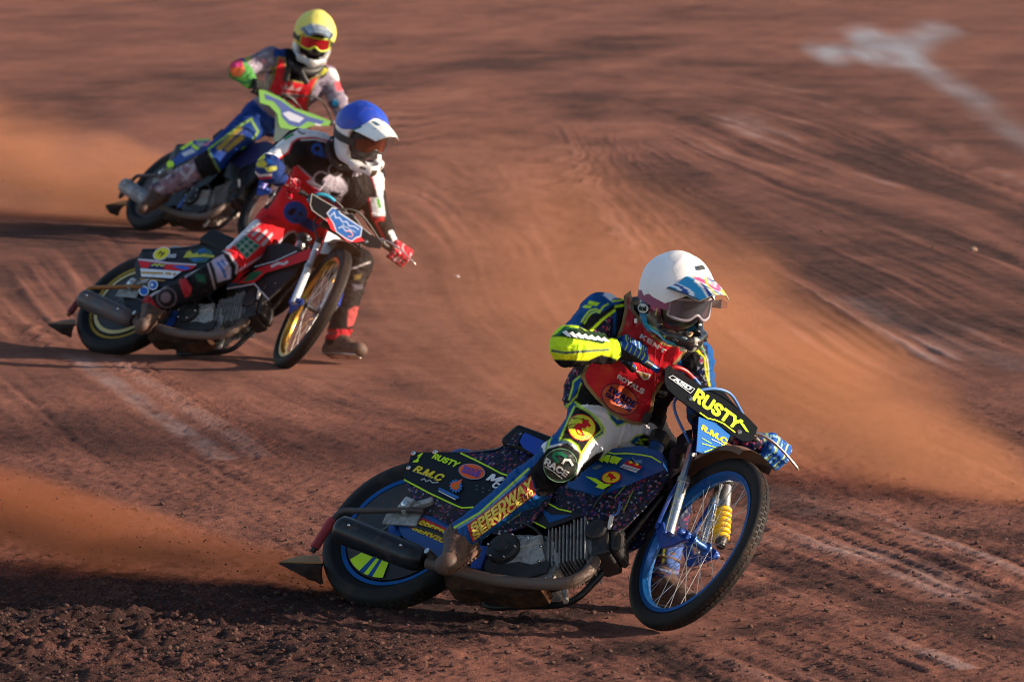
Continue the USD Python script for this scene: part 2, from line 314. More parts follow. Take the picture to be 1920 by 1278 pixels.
shale = usdkit.material(stage, '/World/Looks/shale', {
    'g': ('geometry', {}), 'a': ('attribute', {'attribute': 'darkened'}), 'w': ('attribute', {'attribute': 'wet_sheen'}), 'pl': ('attribute', {'attribute': 'pale'}),
    'n1': ('noise_texture', {'scale': 95.0, 'detail': 6.0, 'roughness': .7}), 'n2': ('noise_texture', {'scale': 6.0, 'detail': 5.0, 'roughness': .6}),
    'ad': ('math', {'math_type': 'multiply_add', 'value2': 1.7, 'value3': -.85}), 'ad2': ('math', {'math_type': 'multiply_add', 'value2': .7, 'value3': -.35}), 'su': ('math', {'math_type': 'add'}), 'su2': ('math', {'math_type': 'add'}),
    'r': ('rgb_ramp', {'ramp': [(0, (.290, .122, .088)), (.35, (.222, .089, .064)), (.62, (.152, .060, .045)), (.88, (.080, .032, .026)), (1, (.038, .017, .015))]}),
    'v': ('voronoi_texture', {'scale': 110.0}), 'vr': ('map_range', {'from_min': .0, 'from_max': .25, 'to_min': 1.0, 'to_max': 0.0, 'clamp': True}), 'vs': ('separate_color', {}), 'vg': ('math', {'math_type': 'greater_than', 'value2': .80}), 'vm': ('math', {'math_type': 'multiply'}), 'gm': ('mix', {'color2': (.34, .22, .18)}),
    'pm': ('mix', {'color2': (.34, .25, .245)}), 'wm': ('mix', {'color2': (.40, .37, .41)}), 'wr': ('map_range', {'from_min': 0.0, 'from_max': 1.0, 'to_min': .95, 'to_max': .28, 'clamp': True}),  # wm: pale base colour stands in for sky sheen on wet patches
    'bn': ('noise_texture', {'scale': 130.0, 'detail': 4.0, 'roughness': .65}), 'b': ('bump', {'strength': .9, 'distance': .014}),
    'sp': ('map_range', {'from_min': 0.0, 'from_max': 1.0, 'to_min': .18, 'to_max': .9, 'clamp': True}), 'p': ('principled_bsdf', {'diffuse_roughness': .6})},
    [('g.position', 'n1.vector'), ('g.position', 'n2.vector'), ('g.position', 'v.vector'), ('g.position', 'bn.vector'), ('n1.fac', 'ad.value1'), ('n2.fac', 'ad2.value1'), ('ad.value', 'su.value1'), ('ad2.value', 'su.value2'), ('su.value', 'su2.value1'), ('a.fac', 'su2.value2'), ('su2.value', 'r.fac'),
     ('v.distance', 'vr.value'), ('v.color', 'vs.color'), ('vs.r', 'vg.value1'), ('vg.value', 'vm.value1'), ('vr.result', 'vm.value2'), ('vm.value', 'gm.fac'), ('r.color', 'gm.color1'), ('gm.color', 'pm.color1'), ('pl.fac', 'pm.fac'), ('pm.color', 'wm.color1'), ('w.fac', 'wm.fac'), ('wm.color', 'p.base_color'),
     ('w.fac', 'wr.value'), ('wr.result', 'p.roughness'), ('w.fac', 'sp.value'), ('sp.result', 'p.specular_ior_level'), ('bn.fac', 'b.height'), ('b.normal', 'p.normal')], surface='p.BSDF')
gm = usdkit.mesh(stage, '/World/ground', (np.stack([GX, GY, GZ], -1).reshape(-1, 3), quads), shale, smooth=True)
for nm, arr in (('darkened', DK), ('wet_sheen', WT), ('pale', PL)):
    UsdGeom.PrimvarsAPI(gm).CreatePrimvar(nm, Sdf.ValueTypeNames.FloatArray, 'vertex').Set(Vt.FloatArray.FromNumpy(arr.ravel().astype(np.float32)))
tag(gm.GetPrim(), 'red brown shale of the speedway bend with curved ruts, dark streaks and pale painted sheen', None, None, 'structure')

# ------------------------------------------------------------------ the bikes
WB, OFF, RAKE, RR, RF = 1.3448, .074, .1927, .3537, .3721
def bike_pose(x, y, yaw, lean, pitch, steer, lift=0.0):
    f = np.array([math.cos(yaw), math.sin(yaw), 0]); u = np.array([0, 0, 1.0]); l = np.cross(u, f)
    M = np.stack([f, l * math.cos(lean) - u * math.sin(lean), u * math.cos(lean) + l * math.sin(lean)], 1) @ Rot.from_euler('y', -pitch).as_matrix()
    c = np.array([x, y, (RR - .045) * math.sqrt(1 - M[2, 1] ** 2) + .045 - .01 + lift])
    ax = np.array([-math.sin(RAKE), 0, math.cos(RAKE)]); pf = np.array([math.cos(RAKE), 0, math.sin(RAKE)])
    S = Rot.from_rotvec(ax * steer).as_matrix(); fl = np.array([WB, 0, .02]) - OFF * pf + S @ (OFF * pf)
    return dict(M=M, c=c, S=S, fl=fl, FM=M @ S, fc=c + M @ fl)

class Bike:
    def __init__(s, pose, name, label):
        s.__dict__.update(pose); m = np.eye(4); m[:3, :3] = s.M; m[:3, 3] = s.c
        s.path = thing(name, label, 'motorcycle', m, 'speedway bikes racing through the bend')
    def on(s, pts, y=None, plane=None, front=False, off=0.0):
        """photo points onto a plane of the bike, in the bike's own metres"""
        n, p0 = (np.array([0, 1.0, 0]), np.array([0, y, 0])) if plane is None else (np.asarray(plane[0], float) / np.linalg.norm(plane[0]), np.asarray(plane[1], float))
        M, c = (s.FM, s.fc) if front else (s.M, s.c); o = M.T @ (CAM - c); out = []
        sg_ = -1.0 if n @ (M.T @ FW) > 0 else 1.0
        for p in pts:
            d = M.T @ view_ray(p); q = o + d * ((p0 - o) @ n / (d @ n)); out.append(q + n * sg_ * off)
        out = np.array(out)
        return out @ s.S.T + s.fl if front else out
    def F(s, v):                                   # steering-head metres -> bike metres
        return np.asarray(v, float) @ s.S.T + s.fl
    def Fm(s, mesh):
        if isinstance(mesh, m3.Manifold): mesh = tm(mesh)
        mesh = mesh.copy(); mesh.vertices = s.F(mesh.vertices); return mesh
    def world(s, v): return s.c + s.M @ np.asarray(v, float)

def panel(b, parent, name, poly, y, m, t=.006, plane=None, front=False, label=None, off=0.0):
    """a sheet cut to an outline, t thick"""
    v, f = flat(poly); a = b.on(v, y, plane, front, off); q = b.on(v, y, plane, front, off + t)
    g = sg.Polygon(poly).buffer(0); ring = np.array(g.exterior.coords)[:-1]; ra, rq = b.on(ring, y, plane, front, off), b.on(ring, y, plane, front, off + t)
    n, k = len(v), len(ring); V = np.vstack([a, q, ra, rq]); i = np.arange(k); j = (i + 1) % k; o = 2 * n
    Fc = np.vstack([f[:, ::-1], f + n, np.c_[o + i, o + j, o + k + j], np.c_[o + i, o + k + j, o + k + i]])
    return obj(parent, name, trimesh.Trimesh(V, Fc, process=False), m, smooth=False, label=label)
def prints(b, parent, items, y=None, plane=None, front=False, off=.008, name='print', step=.0012):
    """flat print on a panel: items are (shape, colour); a shape is a list of photo points, ('text', words, quad[, shear]) or a shapely geometry"""
    for i, (shape, col) in enumerate(items):
        if isinstance(shape, tuple) and shape[0] == 'text':
            V, F_ = letters(shape[1], True, shape[3] if len(shape) > 3 else 0); V = in_quad(V, shape[2]); nm = 'lettering'
        elif isinstance(shape, list): V, F_ = flat(shape); nm = name
        else: V, F_ = tri(shape); nm = name
        obj(parent, nm, trimesh.Trimesh(b.on(V, y, plane, front, off + step * i * .5), F_, process=False), ink(col, .45), smooth=False)

def wheel(b, parent, name, R, w, rimr, C, front, rim_m, spokes=36, disc=None):
    tr = (lambda m: b.Fm(m)) if front else (lambda m: m)
    g = group_part(parent, name); h = w / 2; rr = R - rimr
    side = [(rimr + .004, -.55 * h), (rimr + .3 * rr, -.92 * h), (rimr + .55 * rr, -h), (rimr + .8 * rr, -.88 * h), (rimr + .93 * rr, -.62 * h), (R - .004, -.3 * h)]
    prof = side + [(R - .003, 0)] + [(r, -y) for r, y in side[::-1]] + [(rimr - .004, .3 * h), (rimr - .004, -.3 * h), side[0]]
    ty = lathe(prof, k=120)
    blocks = []
    n = 84 if front else 66
    rows = ((-.62, .80), (-.24, .97), (.24, .97), (.62, .80))
    cube = trimesh.creation.box([1, 1, 1])
    for r_, (yo, up) in enumerate(rows):
        for i in range(n):
            a = (i + .5 * (r_ % 2)) / n * 2 * PI; tilt = -yo * .95
            q = cube.copy(); q.apply_scale([2 * PI * R / n * .62, h * .40, .010])
            q.apply_transform(trimesh.transformations.rotation_matrix(tilt, [1, 0, 0])); q.apply_translation([0, yo * h, R - .006 - (1 - up) * rr * .62])
            q.apply_transform(trimesh.transformations.rotation_matrix(a, [0, 1, 0])); blocks.append(q)
    t = obj(g, 'tyre', tr(ty), C['rubber'], smooth=50)
    obj(g, 'tread_blocks', tr(cat(blocks)), C['tread'], smooth=False, kind='stuff')
    rp = [(rimr + .002, -.42 * h - .004), (rimr + .004, -.42 * h - .009), (rimr - .014, -.42 * h - .007), (rimr - .018, -.25 * h), (rimr - .024, 0), (rimr - .018, .25 * h), (rimr - .014, .42 * h + .007), (rimr + .004, .42 * h + .009), (rimr + .002, .42 * h + .004), (rimr - .004, .3 * h), (rimr - .004, -.3 * h), (rimr + .002, -.42 * h - .004)]
    obj(g, 'rim', tr(lathe(rp, k=96)), rim_m, smooth=40)
    if front: hp = [(0, -.055), (.012, -.055), (.012, -.045), (.030, -.042), (.030, -.036), (.018, -.03), (.016, 0), (.018, .03), (.030, .036), (.030, .042), (.012, .045), (.012, .055), (0, .055)]
    else: hp = [(0, -.085), (.02, -.085), (.02, -.06), (.05, -.055), (.05, -.045), (.03, -.04), (.03, .04), (.05, .045), (.05, .055), (.02, .06), (.02, .085), (0, .085)]
    obj(g, 'hub', tr(lathe(hp, k=32)), C['hub'], smooth=30)
    for i in range(spokes):
        a = i / spokes * 2 * PI; sgn = 1 if i % 2 else -1; da = (.42 if (i // 2) % 2 else -.42); hr = hp[3][0] - .003; yh = sgn * abs(hp[3][1]) * .92
        p = np.array([hr * math.cos(a + da * 2.2), yh, hr * math.sin(a + da * 2.2)]); q = np.array([(rimr - .02) * math.cos(a), sgn * .004, (rimr - .02) * math.sin(a)])
        obj(g, 'spoke', tr(rod(p, q, .0012, 5)), C['steel'], smooth=60)
    if disc:
        for sgn in (-1, 1):
            d = lathe([(.03, sgn * (.034 + .004)), (.10, sgn * .038), (rimr - .022, sgn * .030), (rimr - .022, sgn * .027), (.03, sgn * .033)], k=72)
            dp = obj(g, 'wheel_cover', d, C['disc_look'], smooth=30)
        if disc == 'stripes':                                # sectors of yellow and blue film on the cover's right side
            for k, (a0, a1, col) in enumerate([(-2.40, -2.05, NEON), (-2.05, -1.93, BLUE), (-1.93, -1.83, NEON), (-1.83, -1.73, BLUE), (-1.73, -1.52, NEON)]):
                aa = np.linspace(a0, a1, 7); P_ = np.array([(r * math.cos(x), -.0405 + (r - .1) * .018, r * math.sin(x)) for x in aa for r in (.11, rimr - .026)])
                F_ = [f for i in range(6) for f in ((2 * i, 2 * i + 1, 2 * i + 3), (2 * i, 2 * i + 3, 2 * i + 2))]
                obj(g, 'film', trimesh.Trimesh(P_, F_, process=False), ink(col), smooth=False)
        if disc == 'ring':
            obj(g, 'film', lathe([(rimr - .052, -.036), (rimr - .030, -.0335)], k=72), ink((.5, .42, .2)), smooth=False)
    return g

def bolt(b, parent, p, r=.009, m=None, front=False):
    e = lathe([(0, -.007), (r * .6, -.007), (r, -.003), (r, .004), (0, .004)], k=10); e.apply_translation(p)
    obj(parent, 'bolt', b.Fm(e) if front else e, m or LOOKS['bright_metal'], smooth=40)

TAIL = [(-.059, .327), (.143, .343), (.311, .370), (.355, .400), (.45, .40), (.56, .36), (.62, .30), (.66, .15), (.62, .02), (.50, -.04), (.262, -.011), (.155, .035), (.084, .048), (-.009, .155), (-.054, .214)]
def sheet_part(b, parent, name, poly, y, t, m, bulge=.0, label=None):
    """side panel in bike metres (x, z), bulging outwards a little in its middle"""
    g = sg.Polygon(poly).buffer(-.006).buffer(.006)
    v, f = trimesh.creation.triangulate_polygon(g, engine='earcut')
    e = trimesh.creation.extrude_polygon(g, t, engine='earcut'); e = e.subdivide().subdivide() if bulge else e
    d = np.array([g.exterior.distance(sg.Point(*q)) for q in e.vertices[:, :2]]) if bulge else 0
    s = -1 if y < 0 else 1
    V = np.stack([e.vertices[:, 0], y + s * (e.vertices[:, 2] + bulge * np.minimum(d / .06, 1)), e.vertices[:, 1]], -1)
    return obj(parent, name, trimesh.Trimesh(V, e.faces, process=True), m, smooth=30, label=label)

def build_bike(b, C, hands=None):
    P = b.path
    wheel(b, P, 'rear_wheel', RR, .098, .262, C, False, C['rim'], 28, C.get('disc'))
    wheel(b, P, 'front_wheel', RF, .068, .305, C, True, C['rim'], 36)
    # frame
    fr = C['frame']
    for s in (-1, 1):
        obj(P, 'frame_tube', tube(spline([(0.0, s * .085, 0), (.25, s * .085, -.06), (.42, s * .07, -.20), (.47, s * .06, -.27), (.62, s * .055, -.262), (.82, s * .05, -.235), (.905, s * .045, -.12), (.97, s * .035, .05), (1.06, s * .02, .28)], 6), .014), fr)
        obj(P, 'frame_tube', tube(spline([(0.0, s * .085, .0), (.2, s * .09, .17), (.42, s * .07, .26), (.75, s * .045, .32), (1.03, s * .02, .40)], 6), .013), fr)
    obj(P, 'head_tube', rod((1.10, 0, .27), (1.06, 0, .47), .03, 16), fr)
    obj(P, 'axle_plate', rbox((.03, -.10, .01), (.16, .012, .07), .004), C['alloy'])
    # engine leaning forward in the frame
    eng = group_part(P, 'engine')
    al = C['alloy']
    case = sg.Polygon([(.455, -.10), (.48, -.035), (.555, -.01), (.69, -.01), (.745, -.05), (.79, -.14), (.775, -.215), (.70, -.245), (.56, -.245), (.48, -.205)]).buffer(-.012).buffer(.012)
    e = trimesh.creation.extrude_polygon(case, .13, engine='earcut'); e.vertices = np.stack([e.vertices[:, 0], e.vertices[:, 2] - .065, e.vertices[:, 1]], -1); obj(eng, 'crankcase', e, al, smooth=30)
    cov = sg.Polygon([(.47, -.10), (.50, -.05), (.60, -.035), (.69, -.06), (.735, -.13), (.70, -.205), (.60, -.225), (.51, -.19)]).buffer(-.01).buffer(.01)
    e = trimesh.creation.extrude_polygon(cov, .026, engine='earcut'); e.vertices = np.stack([e.vertices[:, 0], -.066 - e.vertices[:, 2], e.vertices[:, 1]], -1); obj(eng, 'timing_cover', e, al, smooth=30)
    obj(eng, 'clutch_cover', lathe([(0, -.128), (.028, -.128), (.032, -.122), (.060, -.120), (.068, -.112), (.070, -.090), (0, -.090)], (.545, 0, -.105), 40), C['dark_alloy'], smooth=30)
    for a in np.arange(6) / 6 * 2 * PI: bolt(b, eng, (.545 + .06 * math.cos(a), -.121, -.105 + .06 * math.sin(a)), .006)
    for q in ((.70, -.08), (.72, -.15), (.66, -.21), (.58, -.225), (.63, -.045)): bolt(b, eng, (q[0], -.094, q[1]), .008)
    e = trimesh.creation.extrude_polygon(sg.Polygon([(.49, -.165), (.56, -.185), (.64, -.165), (.70, -.175), (.775, -.15), (.78, -.20), (.70, -.238), (.56, -.238), (.50, -.205)]).buffer(-.004).buffer(.006), .010, engine='earcut'); e.vertices = np.stack([e.vertices[:, 0], -.094 - e.vertices[:, 2], e.vertices[:, 1]], -1); obj(eng, 'lower_cover', e, C['dark_alloy'], smooth=30)
    for i, (x_, z_) in enumerate(((.745, -.075), (.765, -.10), (.785, -.125))): obj(eng, 'case_rib', rbox((x_, -.072, z_), (.012, .016, .07), .003, Rot.from_euler('y', -21, degrees=True).as_matrix()), al, smooth=30)
    obj(eng, 'chain_guard_plate', rbox((.455, -.095, -.15), (.05, .012, .11), .004), C['link'], smooth=30)
    obj(eng, 'magneto_housing', rbox((.645, -.085, -.06), (.10, .03, .045), .008, Rot.from_euler('y', -20, degrees=True).as_matrix()), al, smooth=30)
    ca = math.radians(21); ux, uz = np.array([math.cos(ca), 0, math.sin(ca)]), np.array([-math.sin(ca), 0, math.cos(ca)]); o = np.array([.68, 0, -.095])
    RE = np.stack([ux, [0, 1, 0], uz], 1)
    obj(eng, 'cylinder_barrel', tube([o + ux * .02, o + ux * .24], .062, 24), al, smooth=40)
    for i in range(11):
        s_ = .05 + i * .0155; hh = (.185 if i < 7 else .205) + .006 * math.sin(i * 2.1)
        fin = rbox((0, 0, 0), (.0055, .165 + (.01 if i > 6 else 0), hh), .0025); fin.vertices = fin.vertices @ RE.T + o + ux * s_ + uz * .004
        obj(eng, 'cooling_fin', fin, al, smooth=30)
    hd = rbox((0, 0, 0), (.075, .150, .175), .012); hd.vertices = hd.vertices @ RE.T + o + ux * .262; obj(eng, 'cylinder_head', hd, C['dark_alloy'], smooth=30)
    rc = rbox((0, 0, 0), (.035, .13, .15), .014); rc.vertices = rc.vertices @ RE.T + o + ux * .315; obj(eng, 'rocker_cover', rc, C['dark_alloy'], smooth=30)
    e = lathe([(0, -.090), (.040, -.090), (.046, -.084), (.046, -.070), (0, -.070)], tuple(o + ux * .25 + uz * .035), 28); obj(eng, 'head_cap', e, C['dark_alloy'], smooth=30)
    obj(eng, 'carburettor', tube([o + ux * .20 + uz * .10, o + ux * .17 + uz * .17], .03, 16), C['dark_alloy'])
    obj(eng, 'inlet_hose', tube([o + ux * .17 + uz * .17, o + ux * .05 + uz * .23], .036, 16), C['black'])
    obj(eng, 'spark_plug', tube([o + ux * .30 + uz * .03 - np.array([0, .07, 0]), o + ux * .33 + uz * .05 - np.array([0, .115, 0])], .009, 10), C['white_plastic'])
    for pts, r_, m_ in (([(.93, -.05, .40), (.90, -.085, .25), (.86, -.09, .14), tuple(o + ux * .19 + uz * .13)], .0055, C['black']), ([(.50, -.05, -.03), (.56, -.098, .02), (.64, -.098, .0), (.70, -.08, -.04)], .006, C['black']), ([(.47, -.09, -.17), (.42, -.10, -.10), (.44, -.09, .0), (.52, -.07, .08)], .007, C['black']), ([tuple(o + ux * .33 + uz * .05 - np.array([0, .115, 0])), (.98, -.10, .10), (.93, -.06, .22)], .0045, C['cable'])):
        obj(eng, 'hose', tube(spline(pts, 6), r_, 8), m_, smooth=60)
    for q in ((.79, -.10, -.235), (.62, -.10, -.255), (.47, -.10, -.235)): bolt(b, eng, q, .009)
    # exhaust on the right
    ex = spline([(.935, -.055, -.105), (.965, -.10, -.165), (.962, -.125, -.225), (.90, -.14, -.277), (.74, -.15, -.293), (.58, -.16, -.290), (.43, -.175, -.268), (.30, -.19, -.255)], 8)
    exg = obj(P, 'exhaust_pipe', tube(ex, .0235, 18), C['pipe'], smooth=60)
    for q in (22, 36): obj(exg + '_clamps', 'clamp', tube([ex[q], ex[q] + (ex[q + 1] - ex[q]) * .5], .027, 18), C['steel']) if False else None
    a_, b_ = np.array([.285, -.195, -.252]), np.array([-.135, -.225, -.145]); dx = (b_ - a_)
    obj(P, 'silencer', tube([a_, a_ + dx * .03, a_ + dx * .08, a_ + dx * .14, a_ + dx * .55, a_ + dx * .93, a_ + dx * .975, b_, b_ - dx * .01], [.026, .040, .050, .054, .056, .057, .055, .046, .030], 30), C['silencer'], smooth=40)
    obj(P, 'exhaust_outlet', tube([b_ - dx * .02, b_ + dx * .008], [.030, .027], 20), C['black'])
    for t_ in (.2, .82): bolt(b, P, a_ + dx * t_ + np.array([0, -.058, 0]), .008)
    # underside plate and footrest
    bel = [(.34, -.255), (.37, -.305), (.42, -.325), (.50, -.312), (.60, -.325), (.68, -.332), (.76, -.315), (.80, -.30), (.80, -.262), (.60, -.27)]
    e = trimesh.creation.extrude_polygon(sg.Polygon(bel), .085, engine='earcut'); e.vertices = np.stack([e.vertices[:, 0], e.vertices[:, 2] - .115, e.vertices[:, 1]], -1); obj(P, 'belly_guard', e, C['muddy'], smooth=25)
    obj(P, 'footrest', tube([(.36, -.07, -.235), (.335, -.16, -.232), (.315, -.245, -.235)], .013, 12), C['steel'])
    obj(P, 'prop_peg', rod((.885, -.09, -.27), (.93, -.12, -.345), .011, 10), C['steel'])
    # chain cover, sprocket side
    cc = [(.02, -.026), (.045, .03), (.09, .055), (.15, .05), (.24, .003), (.42, -.04), (.44, -.16), (.30, -.20), (.16, -.115), (.06, -.07)]
    sheet_part(b, P, 'chain_cover', cc, -.082, .006, C['cover'], .006)
    sheet_part(b, P, 'chain_cover', cc, .082, .006, C['cover'], .006)
    # rear mudguard skirts and its top strip
    rt = sheet_part(b, P, 'side_panel', TAIL, -.092, .005, C['panel'], .012); sheet_part(b, P, 'side_panel', TAIL, .092, .005, C['panel'], .012)
    top = np.array(TAIL[:6]); top = spline(np.c_[top, np.zeros(len(top))], 5)[:, :2]; rows = []
    prof = [(-.104, -.012), (-.098, .002), (-.07, .014), (0, .02), (.07, .014), (.098, .002), (.104, -.012)]
    V = np.array([(x, y, z + dz) for x, z in top for y, dz in prof]); k = len(prof)
    F_ = [f for i in range(len(top) - 1) for j in range(k - 1) for f in ((i * k + j, i * k + j + 1, (i + 1) * k + j + 1), (i * k + j, (i + 1) * k + j + 1, (i + 1) * k + j))]
    obj(P, 'rear_mudguard', trimesh.Trimesh(V, F_, process=False), C['panel'], smooth=60)
    obj(P, 'lifting_handle', tube(spline([(.10, -.07, .35), (.13, -.05, .385), (.17, 0, .40), (.19, .05, .385), (.17, .07, .35)], 6), .010, 12), C['handle'])
    # seat
    seat = tm(m3.Manifold.batch_hull([ball(p, .022, 12) for p in ((.355, -.105, .405), (.355, .105, .405), (.385, -.10, .462), (.385, .10, .462), (.62, -.085, .40), (.62, .085, .40), (.60, -.08, .34), (.60, .08, .34))]))
    st_ = obj(P, 'seat', seat, C['seat'], smooth=40)
    # body side under the rider, tank cover, lower side panel
    low = [(.60, .13), (.70, .11), (.80, .085), (.92, .045), (.985, .03), (1.02, .06), (1.06, .13), (1.10, .22), (1.12, .31), (1.03, .33), (.90, .33), (.74, .29), (.60, .27)]
    for s in (-1, 1): sheet_part(b, P, 'lower_panel', low, s * .066, .005, C['panel2'], .012)
    tank = [(.60, .30), (.713, .205), (.855, .175), (.96, .235), (1.085, .325), (1.05, .405), (.95, .425), (.80, .395), (.66, .395)]
    g = sg.Polygon(tank).buffer(-.01).buffer(.01); e = trimesh.creation.extrude_polygon(g, .19, engine='earcut'); V = np.stack([e.vertices[:, 0], e.vertices[:, 2] - .095, e.vertices[:, 1]], -1)
    V[:, 1] *= np.interp(V[:, 0], [.6, .9, 1.09], [1.0, 1.0, .8]); tk = obj(P, 'fuel_tank', trimesh.Trimesh(V, e.faces, process=False), C['tank'], smooth=25)
    tf = [(.64, .385), (.80, .387), (.95, .417), (1.03, .40)]; V = np.array([(x, y * np.interp(x, [.6, .9, 1.09], [1, 1, .8]), z + dz) for x, z in tf for y, dz in ((-.09, .004), (-.06, .02), (0, .028), (.06, .02), (.09, .004))])
    F_ = [f for i in range(3) for j in range(4) for f in ((i * 5 + j, i * 5 + j + 1, (i + 1) * 5 + j + 1), (i * 5 + j, (i + 1) * 5 + j + 1, (i + 1) * 5 + j))]
    obj(P, 'tank_top', trimesh.Trimesh(V, F_, process=False), C['black'], smooth=60)
    fil = group_part(P, 'filler_neck')
    obj(fil, 'neck', tube([(.965, .0, .41), (.955, .0, .50)], .030, 24), C['neck']); obj(fil, 'cap', lathe([(0, -.028), (.036, -.028), (.040, -.02), (.040, .02), (.036, .026), (0, .026)], k=28).apply_transform(trimesh.transformations.rotation_matrix(PI / 2, [1, 0, 0])).apply_translation((.953, 0, .525)), C['black'], smooth=35)
    # dirt deflector behind the rear wheel
    dd = group_part(P, 'dirt_deflector')
    bar = spline([(.13, -.12, .035), (.074, -.13, .03), (-.035, -.135, .018), (-.16, -.13, .012), (-.235, -.125, .008), (-.268, -.12, -.03), (-.285, -.115, -.08), (-.31, -.105, -.18)], 6)
    obj(dd, 'bar', tube(bar, .0125, 12), C['deflector_bar']); obj(dd, 'sleeve', tube(bar[-13:-1], .019, 14), C['sleeve'])
    obj(dd, 'clamp', rbox((.045, -.125, .05), (.05, .035, .07), .006, Rot.from_euler('y', 18, degrees=True).as_matrix()), C['alloy'], smooth=30)
    obj(dd, 'clamp', rbox((.10, -.11, .075), (.10, .03, .026), .006, Rot.from_euler('y', -22, degrees=True).as_matrix()), C['alloy'], smooth=30); bolt(b, dd, (.045, -.145, .05), .014)
    fp = np.array([(-.498, -.035, -.19), (-.464, .012, -.125), (-.373, .012, -.112), (-.291, -.044, -.185)]); nrm = np.cross(fp[3] - fp[0], fp[1] - fp[0]); nrm /= np.linalg.norm(nrm); nrm *= np.sign(nrm[2])
    V = np.vstack([fp, fp - nrm * .012]); F_ = [(0, 1, 2), (0, 2, 3), (4, 6, 5), (4, 7, 6)] + [f for i in range(4) for f in ((i, (i + 1) % 4, 4 + (i + 1) % 4), (i, 4 + (i + 1) % 4, 4 + i))]
    obj(dd, 'flap', trimesh.Trimesh(V, F_, process=False), C['flap'], smooth=False)
    e0, e1 = fp[0] - nrm * .006, fp[3] - nrm * .006; lowp = np.array([(-.485, -.06, -.215), (-.43, -.10, -.25), (-.366, -.116, -.28), (-.31, -.128, -.305), (-.257, -.137, -.33), (-.205, -.098, -.328)]); n_ = 13; rows = []
    for i in range(n_):
        t = i / (n_ - 1); k = t * 5; j = min(int(k), 4); lo_ = lowp[j] + (lowp[j + 1] - lowp[j]) * (k - j); up = e0 + (e1 - e0) * t; rag = .012 * math.sin(i * 2.7) * t
        for q in (0, .35, .7, 1.0): rows.append(up + (lo_ - up) * q * (1 + rag * 3) + np.array([0, -.02, .0]) * math.sin(q * PI) * t)
    F_ = [f for i in range(n_ - 1) for j in range(3) for f in ((i * 4 + j, i * 4 + j + 1, (i + 1) * 4 + j + 1), (i * 4 + j, (i + 1) * 4 + j + 1, (i + 1) * 4 + j))]
    rows = np.array(rows); bk_ = rows + np.array([-.002, .012, .012]); m_ = len(rows); F2 = [(a + m_, c + m_, b_ + m_) for a, b_, c in F_]
    obj(dd, 'rubber_skirt', trimesh.Trimesh(np.vstack([rows, bk_]), F_ + F2, process=False), C['muddy'], smooth=40)
    # ---------------------------------------------------------------- steering: forks, links, springs, mudguard, bars
    fk = group_part(P, 'front_fork')
    for s in (-1, 1):
        T = np.array([-.13, s * .085, .43]); L = np.array([-.090, s * .085, .015])
        obj(fk, 'fork_tube', b.Fm(tube([T, T + (L - T) * .42, T + (L - T) * .43, L], [.0185, .0185, .0215, .0205], 18)), C['fork'], smooth=40)
        link = [(-.205, .085), (-.175, .095), (-.125, .02), (-.06, .0), (.0, .022), (.03, .0), (.02, -.022), (-.06, -.032), (-.135, -.028), (-.19, .045)]
        e = trimesh.creation.extrude_polygon(sg.Polygon(link).buffer(-.004).buffer(.006), .012, engine='earcut'); e.vertices = np.stack([e.vertices[:, 0], s * (.066 + e.vertices[:, 2]) , e.vertices[:, 1]], -1)
        obj(fk, 'leading_link', b.Fm(e), C['link'], smooth=30)
        obj(fk, 'axle_nut', b.Fm(lathe([(0, -.02), (.013, -.02), (.016, -.012), (.016, .012), (0, .012)], (0, s * .085, 0), 12)), C['link'], smooth=30)
        bolt(b, fk, (-.092, s * .107, .012), .011, C['link'], True); bolt(b, fk, (-.19, s * .082, .075), .013, C['link'], True)
        # damper behind the spring
        A, B = np.array([-.03, s * .115, .075]), np.array([-.12, s * .105, .375])
        if s == 1:
            u_ = (B - A) / np.linalg.norm(B - A)
            obj(fk, 'damper', b.Fm(tube([A, A + (B - A) * .55, A + (B - A) * .56, B], [.012, .012, .024, .024], 16)), C['steel'], smooth=40)
            obj(fk, 'damper_cap', b.Fm(tube([B - u_ * .03, B + u_ * .004], [.029, .026], 16)), C['dark_alloy'])
            hx = []; v1 = np.cross(u_, [0, 1, 0]); v1 /= np.linalg.norm(v1); v2 = np.cross(u_, v1)
            for i in range(6 * 18): a = i / 18 * 2 * PI; hx.append(A + u_ * (.02 + .155 * i / (6 * 18)) + .024 * (math.cos(a) * v1 + math.sin(a) * v2))
            obj(fk, 'spring', b.Fm(tube(hx, .0095, 8)), C['spring'], smooth=60)
            obj(fk, 'spring_seat', b.Fm(tube([A - u_ * .015, A + u_ * .02], [.017, .026], 14)), C['dark_alloy'])
        obj(fk, 'stay', b.Fm(tube([(-.20, s * .08, .075), (-.17, s * .085, .20), (-.125, s * .085, .30)], .008, 8)), C['link'])
        obj(fk, 'tube_clamp', b.Fm(tube([T + (L - T) * .38, T + (L - T) * .44], .025, 16)), C['steel'])
    obj(fk, 'lower_yoke', b.Fm(rbox((-.135, 0, .435), (.06, .21, .03), .008)), C['dark_alloy']); obj(fk, 'upper_yoke', b.Fm(rbox((-.165, -.01, .56), (.05, .20, .024), .008)), C['dark_alloy'])
    obj(fk, 'steering_stem', b.Fm(tube([(-.135, 0, .42), (-.165, 0, .575)], .02, 14)), C['dark_alloy'])
    # front mudguard: an arched strip over the tyre
    aa = np.linspace(math.radians(58), math.radians(126), 16); rows = []
    for a in aa:
        for y, dr in ((-.078, -.034), (-.074, -.008), (-.045, .008), (0, .013), (.045, .008), (.074, -.008), (.078, -.034)):
            rows.append(((RF + .03 + dr) * math.cos(a) - .0, y, (RF + .03 + dr) * math.sin(a)))
